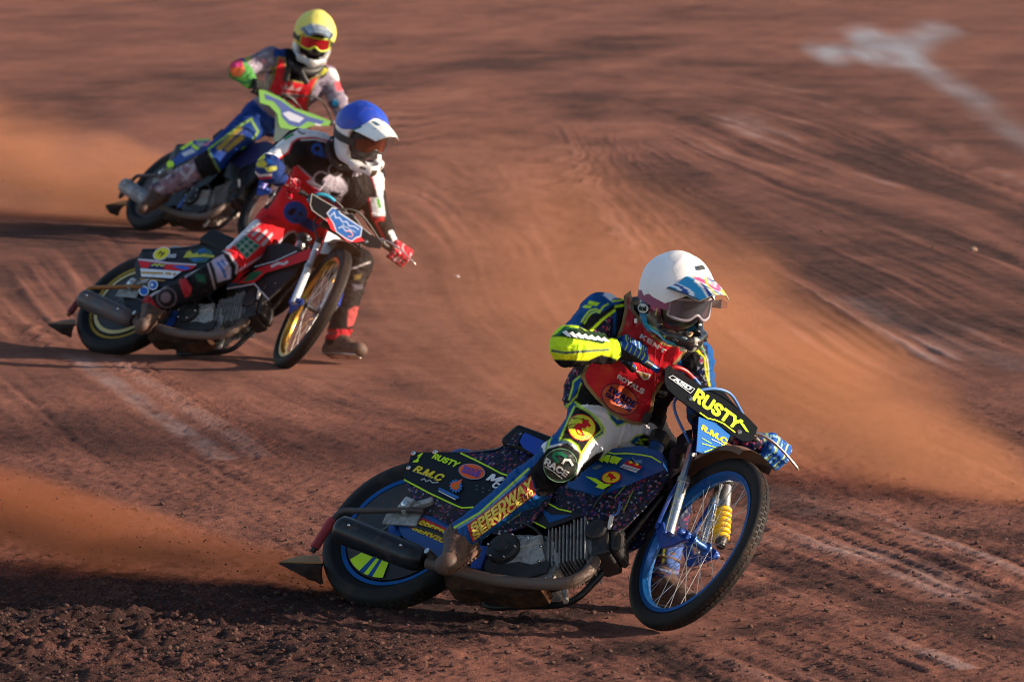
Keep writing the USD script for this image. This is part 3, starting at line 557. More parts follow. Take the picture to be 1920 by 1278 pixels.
    V = np.array(rows); k = 7; F_ = [f for i in range(15) for j in range(6) for f in ((i * k + j, i * k + j + 1, (i + 1) * k + j + 1), (i * k + j, (i + 1) * k + j + 1, (i + 1) * k + j))]
    obj(P, 'front_mudguard', b.Fm(trimesh.Trimesh(V, F_, process=False)), C['guard'], smooth=50)
    # bars
    hb = group_part(P, 'handlebar')
    Rg, Lg = np.array([-.144, -.485, .612]), np.array([-.20, .335, .645])
    if hands: Rg, Lg = ((b.on(hands[:1], None, ((1, 0, .3), Rg), True)[0] - b.fl) @ b.S, (b.on(hands[1:], None, ((1, 0, .3), Lg), True)[0] - b.fl) @ b.S)
    b.grips = (b.world(b.F(Rg)), b.world(b.F(Lg)))
    bp = spline([Rg + (Rg - Lg) * .05, Rg, Rg + (Lg - Rg) * .17 + np.array([.015, 0, .0]), *[Rg + (Lg - Rg) * f_ + np.array([0, 0, dz]) for f_, dz in ((.35, -.018), (.46, -.038), (.63, -.048), (.73, -.035))], Lg + (Rg - Lg) * .17 + np.array([.012, 0, 0]), Lg, Lg + (Lg - Rg) * .05], 6)
    b.bar_dir = (b.FM @ (bp[10] - bp[0]), b.FM @ (bp[-1] - bp[-10]))
    obj(hb, 'bar', b.Fm(tube(bp, .0125, 14)), C['bar'], smooth=60)
    for e, s in ((0, 1), (-1, -1)):
        ii = [0, 3, 6, 9, 11] if s == 1 else [-1, -4, -7, -10, -12]
        obj(hb, 'grip', b.Fm(tube(bp[ii], .0165, 14)), C['black'], smooth=60)
    th = bp[14]; obj(hb, 'throttle_housing', b.Fm(rbox(th + [0.01, 0, 0], (.045, .075, .045), .012)), C['throttle'], smooth=30)
    obj(hb, 'throttle_cable', b.Fm(tube(spline([th + [.03, .02, .02], th + [.05, .08, .045], th + [.03, .18, .03], th + [-.0, .30, -.02], th + [-.04, .38, -.12]], 6), .006, 8)), C['cable'], smooth=60)
    obj(hb, 'cable_elbow', b.Fm(tube(spline([th + [.02, -.015, .0], th + [.045, .0, .03], th + [.05, .05, .045], th + [.045, .10, .042]], 5), .011, 10)), C['throttle'], smooth=60)
    lv = bp[-13]; obj(hb, 'clutch_perch', b.Fm(rbox(lv + [.015, 0, .0], (.05, .035, .03), .008)), C['steel'], smooth=30)
    obj(hb, 'clutch_lever', b.Fm(tube(spline([lv + [.03, -.02, 0], lv + [.06, .03, .0], lv + [.075, .11, -.015], lv + [.075, .20, -.04], lv + [.07, .215, -.045]], 6), [.011] + [.009] * 10 + [.0065] * 11 + [.009] * 3, 10, squash=.7)), C['bright'], smooth=60)
    obj(hb, 'clutch_cable', b.Fm(tube(spline([lv + [.035, -.03, .0], lv + [.07, -.12, .03], lv + [.10, -.22, .045], lv + [.09, -.32, .0], lv + [.04, -.40, -.10], (-.13, -.06, .40)], 8), .006, 8)), C['cable'], smooth=60)
    return dict(tank=tk, side=rt)
SHIELD = ((1, 0, .5), (-.08, -.347, .604))        # plane of the front number shield, in steering metres

def palette(**k):
    C = dict(disc_look=mat('disc_black', (.015, .015, .018), .45, dirt=.3), rubber=mat('tyre_rubber', (.008, .007, .008), .6, spec=.25, bump=.3, scale=120, dirt=.25, dirt_col=(.07, .034, .024)), tread=mat('tread_rubber', (.014, .010, .009), .85, spec=.2, bump=.3, scale=90, dirt=.5, dirt_col=(.08, .038, .026)), hub=mat('hub_blue', (.02, .08, .30), .35, .6), steel=mat('steel', (.55, .54, .52), .32, 1., dirt=.35), bright=mat('bright_metal', (.80, .79, .77), .2, 1.),
             alloy=mat('cast_alloy', (.44, .435, .43), .36, .55, bump=.4, scale=140, dirt=.9, dirt_col=(.035, .02, .016), dscale=34.0), dark_alloy=mat('dark_alloy', (.018, .018, .020), .42, .3, bump=.3, scale=150, dirt=.45, dirt_col=(.06, .03, .022), dscale=30.0), frame=mat('frame_black', (.01, .01, .012), .4, .2, dirt=.25), black=mat('black_plastic', (.012, .012, .013), .45, dirt=.25), white_plastic=mat('white_plastic', (.7, .7, .68), .4),
             pipe=mat('exhaust_steel', (.12, .095, .085), .5, .6, bump=.5, scale=70, dirt=1., dirt_col=(.10, .05, .034)), silencer=mat('silencer_black', (.012, .014, .018), .28, .3, bump=.15, scale=60, dirt=.3, dirt_col=(.07, .035, .025)), muddy=mat('muddy_plate', (.022, .012, .009), .95, spec=.1, dirt=.75, dirt_col=(.12, .05, .022), bump=.6, scale=60), deflector_bar=mat('deflector_bar', (.06, .05, .05), .5, .5, dirt=.5), sleeve=mat('red_rubber', (.32, .02, .03), .6, dirt=.4),
             flap=mat('flap_sheet', (.34, .15, .035), .6, bump=.5, scale=60, dirt=.5), fork=mat('fork_chrome', (.72, .72, .73), .22, 1., dirt=.2), guard=mat('mud_brown_guard', (.10, .045, .025), .7, bump=.6, scale=70, dirt=1.), spring=mat('spring_yellow', (.72, .42, .01), .4, dirt=.25), bar=mat('bar_blue', (.02, .12, .45), .3, .7), throttle=mat('throttle_red', (.35, .015, .02), .3, .5), cable=mat('cable_blue', (.06, .16, .45), .4), link=mat('link_blue', (.01, .05, .26), .4, .3, dirt=.3))
    C.update(k); return C

# ---------------------------------------------------------------- bike 1: black and flowered, blue wheels
blue_pl = mat('blue_plastic', (.004, .052, .20), .35, coat=.3, dirt=.2)
black_film = mat('black_film', (.004, .006, .009), .38, spec=.25)
floral_look(); shield_black = mat('shield_black', (.004, .005, .007), .55, spec=.05)
bike1 = Bike(bike_pose(-.4203, .6483, -.5695, .7518, .0262, -.4391), 'speedway_bike', 'black flower-printed speedway bike with blue rims, nearest of the three')
C1 = palette(rim=mat('rim_blue', (.006, .085, .28), .3, .5, dirt=.15), panel=floral_look(), panel2=floral_look(), tank=blue_pl, seat=mat('seat_black', (.006, .006, .008), .6, bump=.3, spec=.3), cover=blue_pl, disc='stripes', handle=mat('handle_blue', (.05, .12, .40), .4), neck=mat('neck_blue', (.01, .06, .22), .45))
build_bike(bike1, C1, [(1178, 660), (1446, 849)])
def b1_prints():
    b, P = bike1, bike1.path
    z = lambda *p: Z(11, *p)
    panel(b, P, 'tail_sticker', z((190, 345), (740, 345), (900, 420), (1200, 580), (1330, 625), (1180, 760), (890, 975), (760, 980), (690, 955), (105, 665), (92, 600), (150, 500)), -.110, black_film, .0012)
    g = sg.Point(*z((700, 740))[0]).buffer(10)
    teeth = g.union(sg.MultiPolygon([sg.Polygon(ellipse((z((700, 740))[0][0] + 11 * math.cos(a), z((700, 740))[0][1] + 11 * math.sin(a)), 1.9, 1.9, 0, 8)) for a in np.arange(12) / 12 * 2 * PI]).buffer(0)).difference(sg.Point(*z((700, 740))[0]).buffer(7.5))
    prints(b, P, [(stroke(z((740, 355), (900, 430), (1060, 510), (1200, 585), (1320, 622)), 2.8), NEON), (stroke(z((108, 655), (400, 810), (700, 950), (760, 972), (890, 965)), 2.8), NEON),
        (('text', '1', z((280, 360), (345, 355), (262, 462), (203, 462))), NEON), (('text', 'RUSTY', z((465, 362), (752, 465), (690, 524), (415, 415))), NEON), (('text', 'R.M.C', z((270, 500), (585, 608), (505, 684), (203, 560))), YELLOW), (stroke(z((200, 562), (330, 610), (480, 660)), 1.2), GREY), (stroke(z((300, 665), (340, 650), (360, 680), (400, 665), (430, 695), (500, 690)), 2.4), (.3, .3, .33)),
        (ellipse(z((875, 571))[0], 25.3, 14.6, .17), (.30, .27, .33)), (ellipse(z((875, 571))[0], 24.0, 13.3, .17), ORANGE), (('text', 'IWADE', z((790, 500), (1000, 562), (965, 612), (775, 545))), PURPLE), (('text', 'GARAGE', z((775, 545), (980, 605), (945, 645), (757, 580))), PURPLE),
        (('text', 'M', z((1110, 596), (1245, 645), (1165, 695), (1030, 668))), WHITE), (stroke(z((1255, 660), (1130, 705)), 1.4), WHITE), (('text', 'C', z((1140, 692), (1215, 715), (1160, 772), (1090, 748))), WHITE),
        (teeth, (.03, .14, .42)), (z((775, 662), (745, 722), (742, 760), (705, 788), (655, 770), (636, 735), (662, 702), (712, 690)), ORANGE), (z((715, 725), (722, 752), (700, 770), (680, 755)), (.30, .20, .02)), (z((515, 758), (735, 863), (725, 892), (505, 787)), (.02, .12, .40)), (z((505, 793), (700, 890), (697, 902), (503, 803)), WHITE)] +
        [(ellipse(z((940 + 70 * (i % 3), 740 + 28 * (i % 3) + 48 * (i // 3)))[0], 2, 1.5), (.05, .09, .10)) for i in range(5)], -.110, off=.0016)
    for p in z((215, 360), (455, 345), (158, 522)): bolt(b, P, b.on([p], -.114)[0], .010)
    # chain cover
    z = lambda *p: Z(2, *p)
    prints(b, P, [(z((893, 642), (1075, 722), (1010, 785), (813, 697)), (.42, .02, .03)), (('text', 'SPEEDWAY', z((885, 652), (1130, 762), (1105, 800), (848, 690))), YELLOW), (('text', 'SERVICES', z((855, 688), (1090, 792), (1070, 815), (826, 708))), YELLOW)], -.091, off=.003)
    # tank
    z = lambda *p: Z(17, *p)
    lion = z((600, 790), (640, 765), (655, 800), (700, 795), (700, 835), (770, 880), (740, 910), (690, 905), (660, 960), (628, 935), (645, 885), (600, 855), (520, 900), (590, 830))
    prints(b, P, [(stroke(z((560, 322), (740, 355), (980, 345), (1250, 370), (1530, 420), (1740, 550)), 2.4), NEON), (ellipse(z((655, 872))[0], 18.2, 11.6, -.12), RED), (ellipse(z((655, 872))[0], 16.6, 10.2, -.12), YELLOW), (lion, RED),
        (z((940, 580), (1040, 508), (1120, 540), (1335, 650), (1290, 695)), RED), (z((930, 592), (1290, 702), (1200, 778), (848, 650)), (.55, .55, .6)), (stroke(z((900, 625), (1270, 725)), .9), NAVY), (stroke(z((880, 645), (1240, 745)), .9), NAVY), (ellipse(z((1095, 555))[0], 4, 2.6), YELLOW), (ellipse(z((1230, 605))[0], 3.4, 2.4), YELLOW), (z((1100, 500), (1130, 450), (1200, 520), (1330, 510), (1340, 580), (1180, 570)), (.10, .20, .36)), (z((1110, 480), (1180, 545), (1160, 570), (1080, 520)), BLACK),
        (z((110, 868), (330, 915), (520, 1030), (672, 1045), (490, 1155), (330, 1105), (385, 1050)), NEON), (z((240, 690), (420, 615), (490, 650), (330, 735)), (.12, .16, .20))] +
        [(z((365 + 130 * i, 490 + 35 * i), (430 + 130 * i, 380 + 28 * i), (540 + 128 * i, 385 + 30 * i), (530 + 120 * i, 430 + 28 * i), (480 + 118 * i, 580 + 15 * i)), NEON) for i in range(3)] + [(z((745, 440), (925, 490), (880, 520), (790, 625), (720, 570)), NEON)], -.097, off=.0016)
    # lower panel
    z = lambda *p: Z(3, *p)
    prints(b, P, [(z((470, 690), (600, 597), (790, 672), (860, 690), (620, 780)), (.012, .012, .016)), (z((570, 628), (650, 690), (790, 690), (640, 742)), BLUE), (stroke(z((600, 600), (700, 655), (780, 672)), 2.4), NEON), (stroke(z((475, 690), (560, 745), (620, 775)), 2.4), NEON), (stroke(z((1120, 510), (1050, 590)), 1.6), (.16, .22, .02)), (stroke(z((1110, 670), (1170, 540)), 1.6), (.16, .22, .02))], -.085, off=.002)
    z = lambda *p: Z(11, *p)
    pl = ((.1, 1, 0), (.37, -.1285, .43))
    prints(b, P, [(z((1405, 230), (1440, 150), (1470, 125), (1690, 225), (1700, 330), (1640, 390), (1560, 365), (1450, 300)), (.008, .05, .34))], plane=pl, off=.001)
    q = b.on(np.array(flat(z((1262, 255), (1325, 175), (1400, 95), (1440, 120), (1405, 200), (1385, 275)))[0]), None, pl, False, .001); obj(P, 'print', trimesh.Trimesh(q, flat(z((1262, 255), (1325, 175), (1400, 95), (1440, 120), (1405, 200), (1385, 275)))[1], process=False), floral_look(), smooth=False)
    # number shield
    z = lambda *p: Z(12, *p); sh = group_part(P, 'number_shield')
    panel(b, sh, 'shield', z((535, 262), (640, 328), (800, 413), (980, 500), (1090, 538), (1140, 552), (1190, 615), (1300, 745), (1400, 830), (1507, 940), (1495, 985), (1440, 1092), (1340, 1088), (1215, 1010), (1060, 882), (880, 795), (650, 637), (525, 522), (492, 440), (500, 300)), None, shield_black, .004, SHIELD, True)
    panel(b, sh, 'lower_shield', z((878, 815), (1050, 880), (1225, 1000), (1180, 1112), (1100, 1152), (1000, 1197), (930, 1212), (852, 1190), (868, 960)), None, mat('shield_blue', (.015, .11, .38), .3, coat=.4), .003, SHIELD, True, off=-.005)
    panel(b, sh, 'side_wing', z((880, 815), (868, 960), (852, 1190), (800, 1195), (812, 1000), (800, 880), (830, 800)), None, floral_look(), .003, ((1, -.6, .4), (-.10, -.20, .53)), True, off=-.01)
    sc = [(('text', 'RUSTY', z((858, 510), (1352, 872), (1268, 975), (785, 640))), NEON), (stroke(z((872, 783), (960, 845), (1040, 862), (1130, 900), (1258, 998)), 2.2), NEON), (stroke(z((575, 380), (815, 525), (770, 572), (535, 400)), 1.0, True), (.45, .5, .55)), (('text', 'ASD', z((605, 400), (795, 512), (757, 548), (570, 425))), (.35, .42, .48)), (z((1300, 890), (1345, 905), (1405, 1000), (1370, 985)), NEON)]
    prints(b, sh, sc, None, SHIELD, True, off=.0055)
    prints(b, sh, [(('text', 'R.M.C', z((915, 900), (1195, 1062), (1168, 1122), (893, 955))), YELLOW), (stroke(z((905, 1050), (1010, 1110)), 1), NEON), (stroke(z((905, 1110), (1080, 1160)), 1.2), NEON), (stroke(z((1010, 1065), (1130, 1120)), 1), WHITE), (stroke(z((930, 1205), (1100, 1148), (1178, 1108)), 1.6), NEON)], None, SHIELD, True, off=.0)
    for p in z((762, 637), (1295, 1000)): bolt(b, sh, b.on([p], None, SHIELD, True, .008)[0], .011)
    panel(b, P, 'front_cowl', Z(12, (620, 1240), (640, 1050), (720, 980), (800, 960), (800, 1160), (720, 1215)), -.05, black_film, .004)
b1_prints()

# ------------------------------------------------------------------ the riders: one continuous body each, blended from tapered limbs
def field(caps, h, k, pad=.03):
    """caps: (a, b, ra, rb[, key]); returns grid origin and a smoothly blended distance field"""
    P = np.array([c[i] for c in caps for i in (0, 1)]); R = max(max(c[2], c[3]) for c in caps)
    lo, hi = P.min(0) - R - pad, P.max(0) + R + pad; n = np.ceil((hi - lo) / h).astype(int) + 1
    D = np.full(n, .2, np.float32)
    for c in caps:
        a, b, ra, rb = c[:4]; r = max(ra, rb) + .045; l = np.minimum(a, b) - r; u = np.maximum(a, b) + r
        i0 = np.clip(np.floor((l - lo) / h).astype(int), 0, n - 1); i1 = np.clip(np.ceil((u - lo) / h).astype(int) + 1, 1, n)
        g = [lo[q] + h * np.arange(i0[q], i1[q], dtype=np.float32) for q in range(3)]
        X = g[0][:, None, None] - a[0]; Y = g[1][None, :, None] - a[1]; Zz = g[2][None, None, :] - a[2]; ab = np.asarray(b) - a; L = ab @ ab + 1e-12
        t = np.clip((X * ab[0] + Y * ab[1] + Zz * ab[2]) / L, 0, 1)
        d = np.sqrt((X - t * ab[0]) ** 2 + (Y - t * ab[1]) ** 2 + (Zz - t * ab[2]) ** 2) - (ra + (rb - ra) * t)
        s = D[i0[0]:i1[0], i0[1]:i1[1], i0[2]:i1[2]]; hh = np.maximum(k - np.abs(s - d), 0) / k
        D[i0[0]:i1[0], i0[1]:i1[1], i0[2]:i1[2]] = np.minimum(s, d) - hh * hh * k * .25
    return lo, D
def net(lo, h, D):
    """surface nets: the zero surface of a sampled field as a quad mesh"""
    S = D < 0; n = np.array(D.shape); cells = np.zeros(n - 1, int)
    for o in np.ndindex(2, 2, 2): cells += S[o[0]:n[0] - 1 + o[0], o[1]:n[1] - 1 + o[1], o[2]:n[2] - 1 + o[2]]
    act = (cells > 0) & (cells < 8); ids = -np.ones(n - 1, int); I = np.argwhere(act); ids[act] = np.arange(len(I))
    acc = np.zeros((len(I), 3)); cnt = np.zeros(len(I))
    for ax in range(3):
        for o in np.ndindex(2, 2):
            p = np.zeros(3, int); p[[q for q in range(3) if q != ax]] = o; q_ = p.copy(); q_[ax] = 1
            A, B = D[tuple((I + p).T)], D[tuple((I + q_).T)]; m = (A < 0) != (B < 0); t = np.where(m, A / np.where(m, A - B, 1), 0)
            v = np.tile(p.astype(float), (len(I), 1)); v[:, ax] = t; acc += v * m[:, None]; cnt += m
    V = lo + h * (I + acc / np.maximum(cnt, 1)[:, None]); Q = []
    for ax in range(3):
        a, b = [q for q in range(3) if q != ax]; A = S; sl0 = [slice(1, -1)] * 3; sl1 = [slice(1, -1)] * 3; sl0[ax] = slice(0, -1); sl1[ax] = slice(1, None)
        s0, s1 = A[tuple(sl0)], A[tuple(sl1)]; e = np.argwhere(s0 != s1); ins = s0[s0 != s1]; off = np.ones(3, int); off[ax] = 0; e = e + off
        def cid(da, db):
            q = e.copy(); q[:, a] -= da; q[:, b] -= db; return ids[tuple(q.T)]
        q = np.stack([cid(1, 1), cid(0, 1), cid(0, 0), cid(1, 0)], 1)
        flip = ins if ax != 1 else ~ins; q[~flip] = q[~flip][:, ::-1]; Q.append(q)
    return V, np.vstack(Q)
def relax(V, Q, it=4, lam=.5):
    E = np.vstack([Q[:, [0, 1]], Q[:, [1, 2]], Q[:, [2, 3]], Q[:, [3, 0]]]); E = np.vstack([E, E[:, ::-1]]); n = len(V); deg = np.bincount(E[:, 0], minlength=n)[:, None]
    for i in range(it):
        for l in (lam, -lam * 1.04):
            m = np.stack([np.bincount(E[:, 0], V[E[:, 1], q], n) for q in range(3)], 1) / np.maximum(deg, 1); V = V + l * (m - V)
    return V
def blob(caps, h, k=.01, it=3):
    lo, D = field([tuple(np.asarray(x, float) if i < 2 else x for i, x in enumerate(c)) for c in caps], h, k); V, Q = net(lo, h, D); V = relax(V, Q, it)
    return trimesh.Trimesh(V, np.vstack([Q[:, [0, 1, 2]], Q[:, [0, 2, 3]]]), process=False)

class Rider:
    def __init__(s, label, J, caps, h=.007, k=.03, base=None):
        s.J = J; s.h = h; s.o = np.array([J['pelvis'][0], J['pelvis'][1], 0.0]); m = np.eye(4); m[:3, 3] = s.o
        s.path = thing('person', label, 'person', m, 'riders on the speedway bikes')
        s.caps = [(np.asarray(a, float), np.asarray(b, float), ra, rb, key) for a, b, ra, rb, key in caps]
        lo, D = field(s.caps, h, k); V, Q = net(lo, h, D); V = relax(V, Q, 3)
        t = trimesh.Trimesh(V, np.vstack([Q[:, [0, 1, 2]], Q[:, [0, 2, 3]]]), process=False)
        s.faces = t.faces; s.label_bones(V); N = meshkit.arrays(t, True)[2]
        # folds in the cloth: deep and crosswise near the joints, faint along the limbs
        w = np.zeros(len(V)); near = np.minimum(np.abs(s.t), np.abs(1 - s.t)); fold = np.exp(-near / .22)
        q = np.c_[s.t * s.len * 34, s.phi * .9, s.bone * 7.7]; r1 = 1 - np.abs(meshkit.fbm(q, 2, 3) * 2 - 1) * 1.6; r2 = meshkit.fbm(V * 38, 3, 5) - .5
        w = (r1 - .5) * .013 * (.3 + fold) + r2 * .007
        s.V = V + N * w[:, None]; s.N = meshkit.arrays((s.V, s.faces), True)[2]; s.M0 = s.c0 = None
        s.dye = np.tile(BLACK, (len(V), 1)).astype(float); s.flo = np.zeros(len(V))
        c = seen(J['chest']); s.uv0 = c; s.P0 = np.asarray(J['chest'], float); s.k = FOCAL / ((s.P0 - CAM) @ FW)
    def label_bones(s, V):
        best = np.full(len(V), 1e9); s.bone = np.zeros(len(V), int); s.t = np.zeros(len(V)); s.len = np.ones(len(V)); s.phi = np.zeros(len(V)); s.keys = [c[4] for c in s.caps]
        for i, (a, b, ra, rb, key) in enumerate(s.caps):
            ab = b - a; L = np.linalg.norm(ab) + 1e-9; t = (V - a) @ ab / L ** 2; tc = np.clip(t, 0, 1); d = np.linalg.norm(V - a - tc[:, None] * ab, axis=1) - (ra + (rb - ra) * tc)
            u = ab / L; e1 = np.cross(u, FW); e1 /= np.linalg.norm(e1) + 1e-9; e2 = np.cross(u, e1); r = V - a; ph = np.arctan2(r @ e2, r @ e1); m = d < best
            best[m] = d[m]; s.bone[m] = i; s.t[m] = t[m]; s.len[m] = L; s.phi[m] = ph[m]
        s.key = np.array(s.keys)[s.bone]
    def uv(s, V):                       # the suit's pattern sheet: a flat projection onto the rider's front, 1 unit about 2 mm
        d = np.asarray(V) - s.P0; return np.stack([s.uv0[0] + s.k * (d @ RT), s.uv0[1] - s.k * (d @ UP)], -1)
    def lift(s, uv, depth):
        uv = np.asarray(uv, float); return s.P0 + ((uv[:, :1] - s.uv0[0]) / s.k) * RT - ((uv[:, 1:2] - s.uv0[1]) / s.k) * UP - depth[:, None] * FW
    def base(s, keys, col, floral=0., t=None):
        m = np.isin(s.key, keys)
        if t is not None: m &= (s.t >= t[0]) & (s.t < t[1])
        s.dye[m] = col; s.flo[m] = floral
    def dyes(s, keys, items):
        U = s.uv(s.V); f = (s.N @ -FW > -.15) & (np.isin(s.key, keys) if keys else True)
        import shapely
        e = s.h * s.k * .5; offs = ((0, 0), (e, 0), (-e, 0), (0, e), (0, -e), (e * .7, e * .7), (-e * .7, e * .7), (e * .7, -e * .7), (-e * .7, -e * .7))
        for shape, col, *fl in items:           # soft-edged at the size of the mesh's own faces
            g = sg.Polygon(shape).buffer(0) if isinstance(shape, list) else shape; x0, y0, x1, y1 = g.bounds; shapely.prepare(g)
            i = np.nonzero(f & (U[:, 0] > x0 - e) & (U[:, 0] < x1 + e) & (U[:, 1] > y0 - e) & (U[:, 1] < y1 + e))[0]
            if not len(i): continue
            w = sum(shapely.contains_xy(g, U[i, 0] + a, U[i, 1] + b_).astype(float) for a, b_ in offs) / len(offs)
            s.dye[i] += w[:, None] * (np.asarray(col) - s.dye[i]); s.flo[i] += w * ((fl[0] if fl else 0.) - s.flo[i])
    def depth(s, uv, keys=None, k=14):
        U = s.uv(s.V); T = -(s.V - s.P0) @ FW; f = (s.N @ -FW > .02) & (np.isin(s.key, keys) if keys else True); i = np.nonzero(f)[0]
        tree = cKDTree(U[i]); d, j = tree.query(uv, k=k); dep = T[i][j]; ok = d < np.maximum(d[:, :1] * 1.8, 7.0); top = np.where(ok, dep, -9).max(1); ok &= dep > top[:, None] - .035
        w = ok / (d + .6) ** 2; return (w * dep).sum(1) / w.sum(1)
    def drape(s, shape, keys=None, off=.003, size=5.0, smooth=0, on=None):
        """cut a shape from the pattern sheet and lay it on the cloth"""
        V, F_ = shape if isinstance(shape, tuple) else (flat(shape) if isinstance(shape, list) else tri(shape))
        V3, F_ = trimesh.remesh.subdivide_to_size(np.c_[V, np.zeros(len(V))], F_, size); t = trimesh.Trimesh(V3, F_); V3, F_ = np.array(t.vertices), t.faces
        if on is not None:
            pu = s.uv(on.vertices); pd = -(on.vertices - s.P0) @ FW; dd_, jj = cKDTree(pu).query(V3[:, :2], k=6); w_ = 1 / (dd_ + .3) ** 2; return trimesh.Trimesh(s.lift(V3[:, :2], (w_ * pd[jj]).sum(1) / w_.sum(1) + off), F_, process=False)
        d = s.depth(V3[:, :2], keys)
        if smooth:
            e = t.edges_unique; n = len(V3); ee = np.vstack([e, e[:, ::-1]]); deg = np.maximum(np.bincount(ee[:, 0], minlength=n), 1)
            d0 = d.copy()
            for _ in range(smooth): d = np.maximum(d * .4 + .6 * np.bincount(ee[:, 0], d[ee[:, 1]], n) / deg, d0 - .001)
        return trimesh.Trimesh(s.lift(V3[:, :2], d + off), F_, process=False)
    def patch(s, parent, name, shape, col, keys=None, off=.003, size=5.0, m=None):
        t = s.drape(shape, keys, off, size); t.vertices -= s.o
        return obj(parent, name, t, m or mat('print_' + '_'.join(str(int(round(x * 100))) for x in col), col, .6, bump=.15, scale=700), smooth=True)
    def words(s, parent, text, quad, col, keys=None, off=.006, shear=0.0):
        V, F_ = letters(text, True, shear); return s.patch(parent, 'lettering', (in_quad(V, quad), F_), col, keys, off, 6.0)
    def finish(s, look):
        p = obj(s.path, 'body', trimesh.Trimesh(s.V - s.o, s.faces, process=False), look, dye=s.dye, floral=s.flo)
        return p
    def add(s, name, mesh, m, parent=None, **k):
        if isinstance(mesh, m3.Manifold): mesh = tm(mesh)
        mesh = mesh.copy(); mesh.vertices = np.asarray(mesh.vertices) - s.o; return obj(parent or s.path, name, mesh, m, **k)

def unit(v): v = np.asarray(v, float); return v / np.linalg.norm(v)
def glove(r, W, G, bar, back, flip, look, paint, name='glove', size=1.18):
    """a gloved hand closed round a bar: W wrist, G bar point, bar axis (towards the little finger), back = rough direction of the back of the hand"""
    b = unit(bar); f = G - W; f = unit(f - b * (f @ b)); u = np.asarray(back, float); u = unit(u - b * (u @ b)); f = unit(f - u * (f @ u)); caps = []; R = .031 * size; z_ = size
    def ring(a, s_, rad=R): a = math.radians(a); return G + b * s_ + rad * (math.cos(a) * f + math.sin(a) * u)
    lens = (.95, 1.05, 1.0, .85)
    for i in range(4):
        s_ = (i - 1.5) * .0215 * -flip * z_; kn = ring(118, s_ * 1.04, R + .010); m1 = ring(52, s_); m2 = ring(-18 * lens[i], s_ * .97); m3_ = ring(-75 * lens[i], s_ * .95, R - .003)
        caps += [(W * .80 + kn * .20 + b * s_ * .25, kn, .021 * z_, .0165 * z_), (kn, m1, .0140 * z_, .0118 * z_), (m1, m2, .0118 * z_, .0108 * z_), (m2, m3_, .0105 * z_, .0092 * z_)]
    s_ = .052 * flip; tb = W * .55 + G * .45 + b * s_ * .55 - u * .01; t1 = ring(205, s_ * .9, R + .006); t2 = ring(255, s_ * .72, R); t3 = ring(305, s_ * .55, R)
    caps += [(tb, t1, .019, .0145), (t1, t2, .0135, .012), (t2, t3, .0115, .0098), (W, W * .5 + G * .5 + u * .012, .033, .030), (W - unit(G - W) * .035, W, .037, .034)]
    lo, D = field([(np.asarray(a), np.asarray(c), x, y) for a, c, x, y in caps], .0035, .006); V, Q = net(lo, .0035, D); V = relax(V, Q, 2)
    t = trimesh.Trimesh(V, np.vstack([Q[:, [0, 1, 2]], Q[:, [0, 2, 3]]]), process=False); N = meshkit.arrays(t, True)[2]
    dye = paint(((V - W) @ f), ((V - G) @ b), (V - G) @ u, N @ u, len(V)); return r.add(name, t, look, dye=dye)
def boot(r, A, shin, toe, side, mud, steel=False, name='boot', shaft=.13, flex=.75, sole_to=None):
    """A ankle, shin = direction up the leg, toe = direction of the foot"""
    up = unit(shin); t = np.asarray(toe, float); t = unit(t - up * (t @ up) * flex); dn = -unit(up - t * (up @ t)) if sole_to is None else unit(np.asarray(sole_to, float) - t * (np.asarray(sole_to, float) @ t)); n = unit(np.cross(t, -dn))
    he = A + dn * .055 - t * .045; ba = A + dn * .062 + t * .125; to = A + dn * .062 + t * .20
    caps = [(A, A + up * shaft, .050, .045 + .1 * shaft), (A, he, .047, .036), (A, ba - dn * .012, .048, .042), (he, ba, .034, .036), (ba + n * .016, to + n * .008, .031, .026), (ba - n * .016, to - n * .008, .031, .026), (ba, to, .036, .029)]
    m = blob(caps, .006, .025, 3); V = np.array(m.vertices); N = meshkit.arrays(m, True)[2]; V += N * ((meshkit.fbm(V * 45, 3, 4) - .5) * .008)[:, None]; m.vertices = V; bp = r.add(name, m, mud, smooth=True)
    sol = [(he - t * .004, 0, .040), (A + dn * .06 + t * .02, 0, .036), (ba, 0, .047), (to, 0, .034)]
    hullp = m3.Manifold.batch_hull([ball(p + dn * .026 + n * q * (w - .012), .011, 10) for p, _, w in sol for q in (-1, 1)]); r.add('sole', hullp, LOOKS['boot_sole'], smooth=40)
    for f_ in np.linspace(-.02, .17, 6): c_ = A + dn * (.062 + .039) + t * f_; r.add('sole_lug', rbox((0, 0, 0), (.016, .062, .008), .003, np.stack([t, n, dn], 1)).apply_translation(c_), LOOKS['boot_sole'], smooth=30)
    r.add('toe_cap', blob([(to + n * .012 - dn * .002, to - n * .012 - dn * .002, .036, .036), (to - t * .03, to, .037, .036)], .006, .02, 2), LOOKS['boot_strap'], smooth=True)
    if steel: r.add('steel_shoe', m3.Manifold.batch_hull([ball(p + dn * .039 + n * q * (w - .010), .006, 10) for p, _, w in sol for q in (-1, 1)]), LOOKS['steel'], smooth=40)
    for k_, h_ in enumerate((.02, .085) if shaft > .1 else (.01,)):
        c = A + up * h_; rr = .056 + .002 * k_; e1 = unit(np.cross(up, [0.3, 1, .2])); e2 = np.cross(up, e1); a = np.linspace(0, 2 * PI, 25)
        ring_ = np.array([c + rr * (math.cos(x) * e1 + math.sin(x) * e2) for x in a]); r.add('strap', tube(ring_, .007, 8), LOOKS['boot_strap'], smooth=60)
    return bp

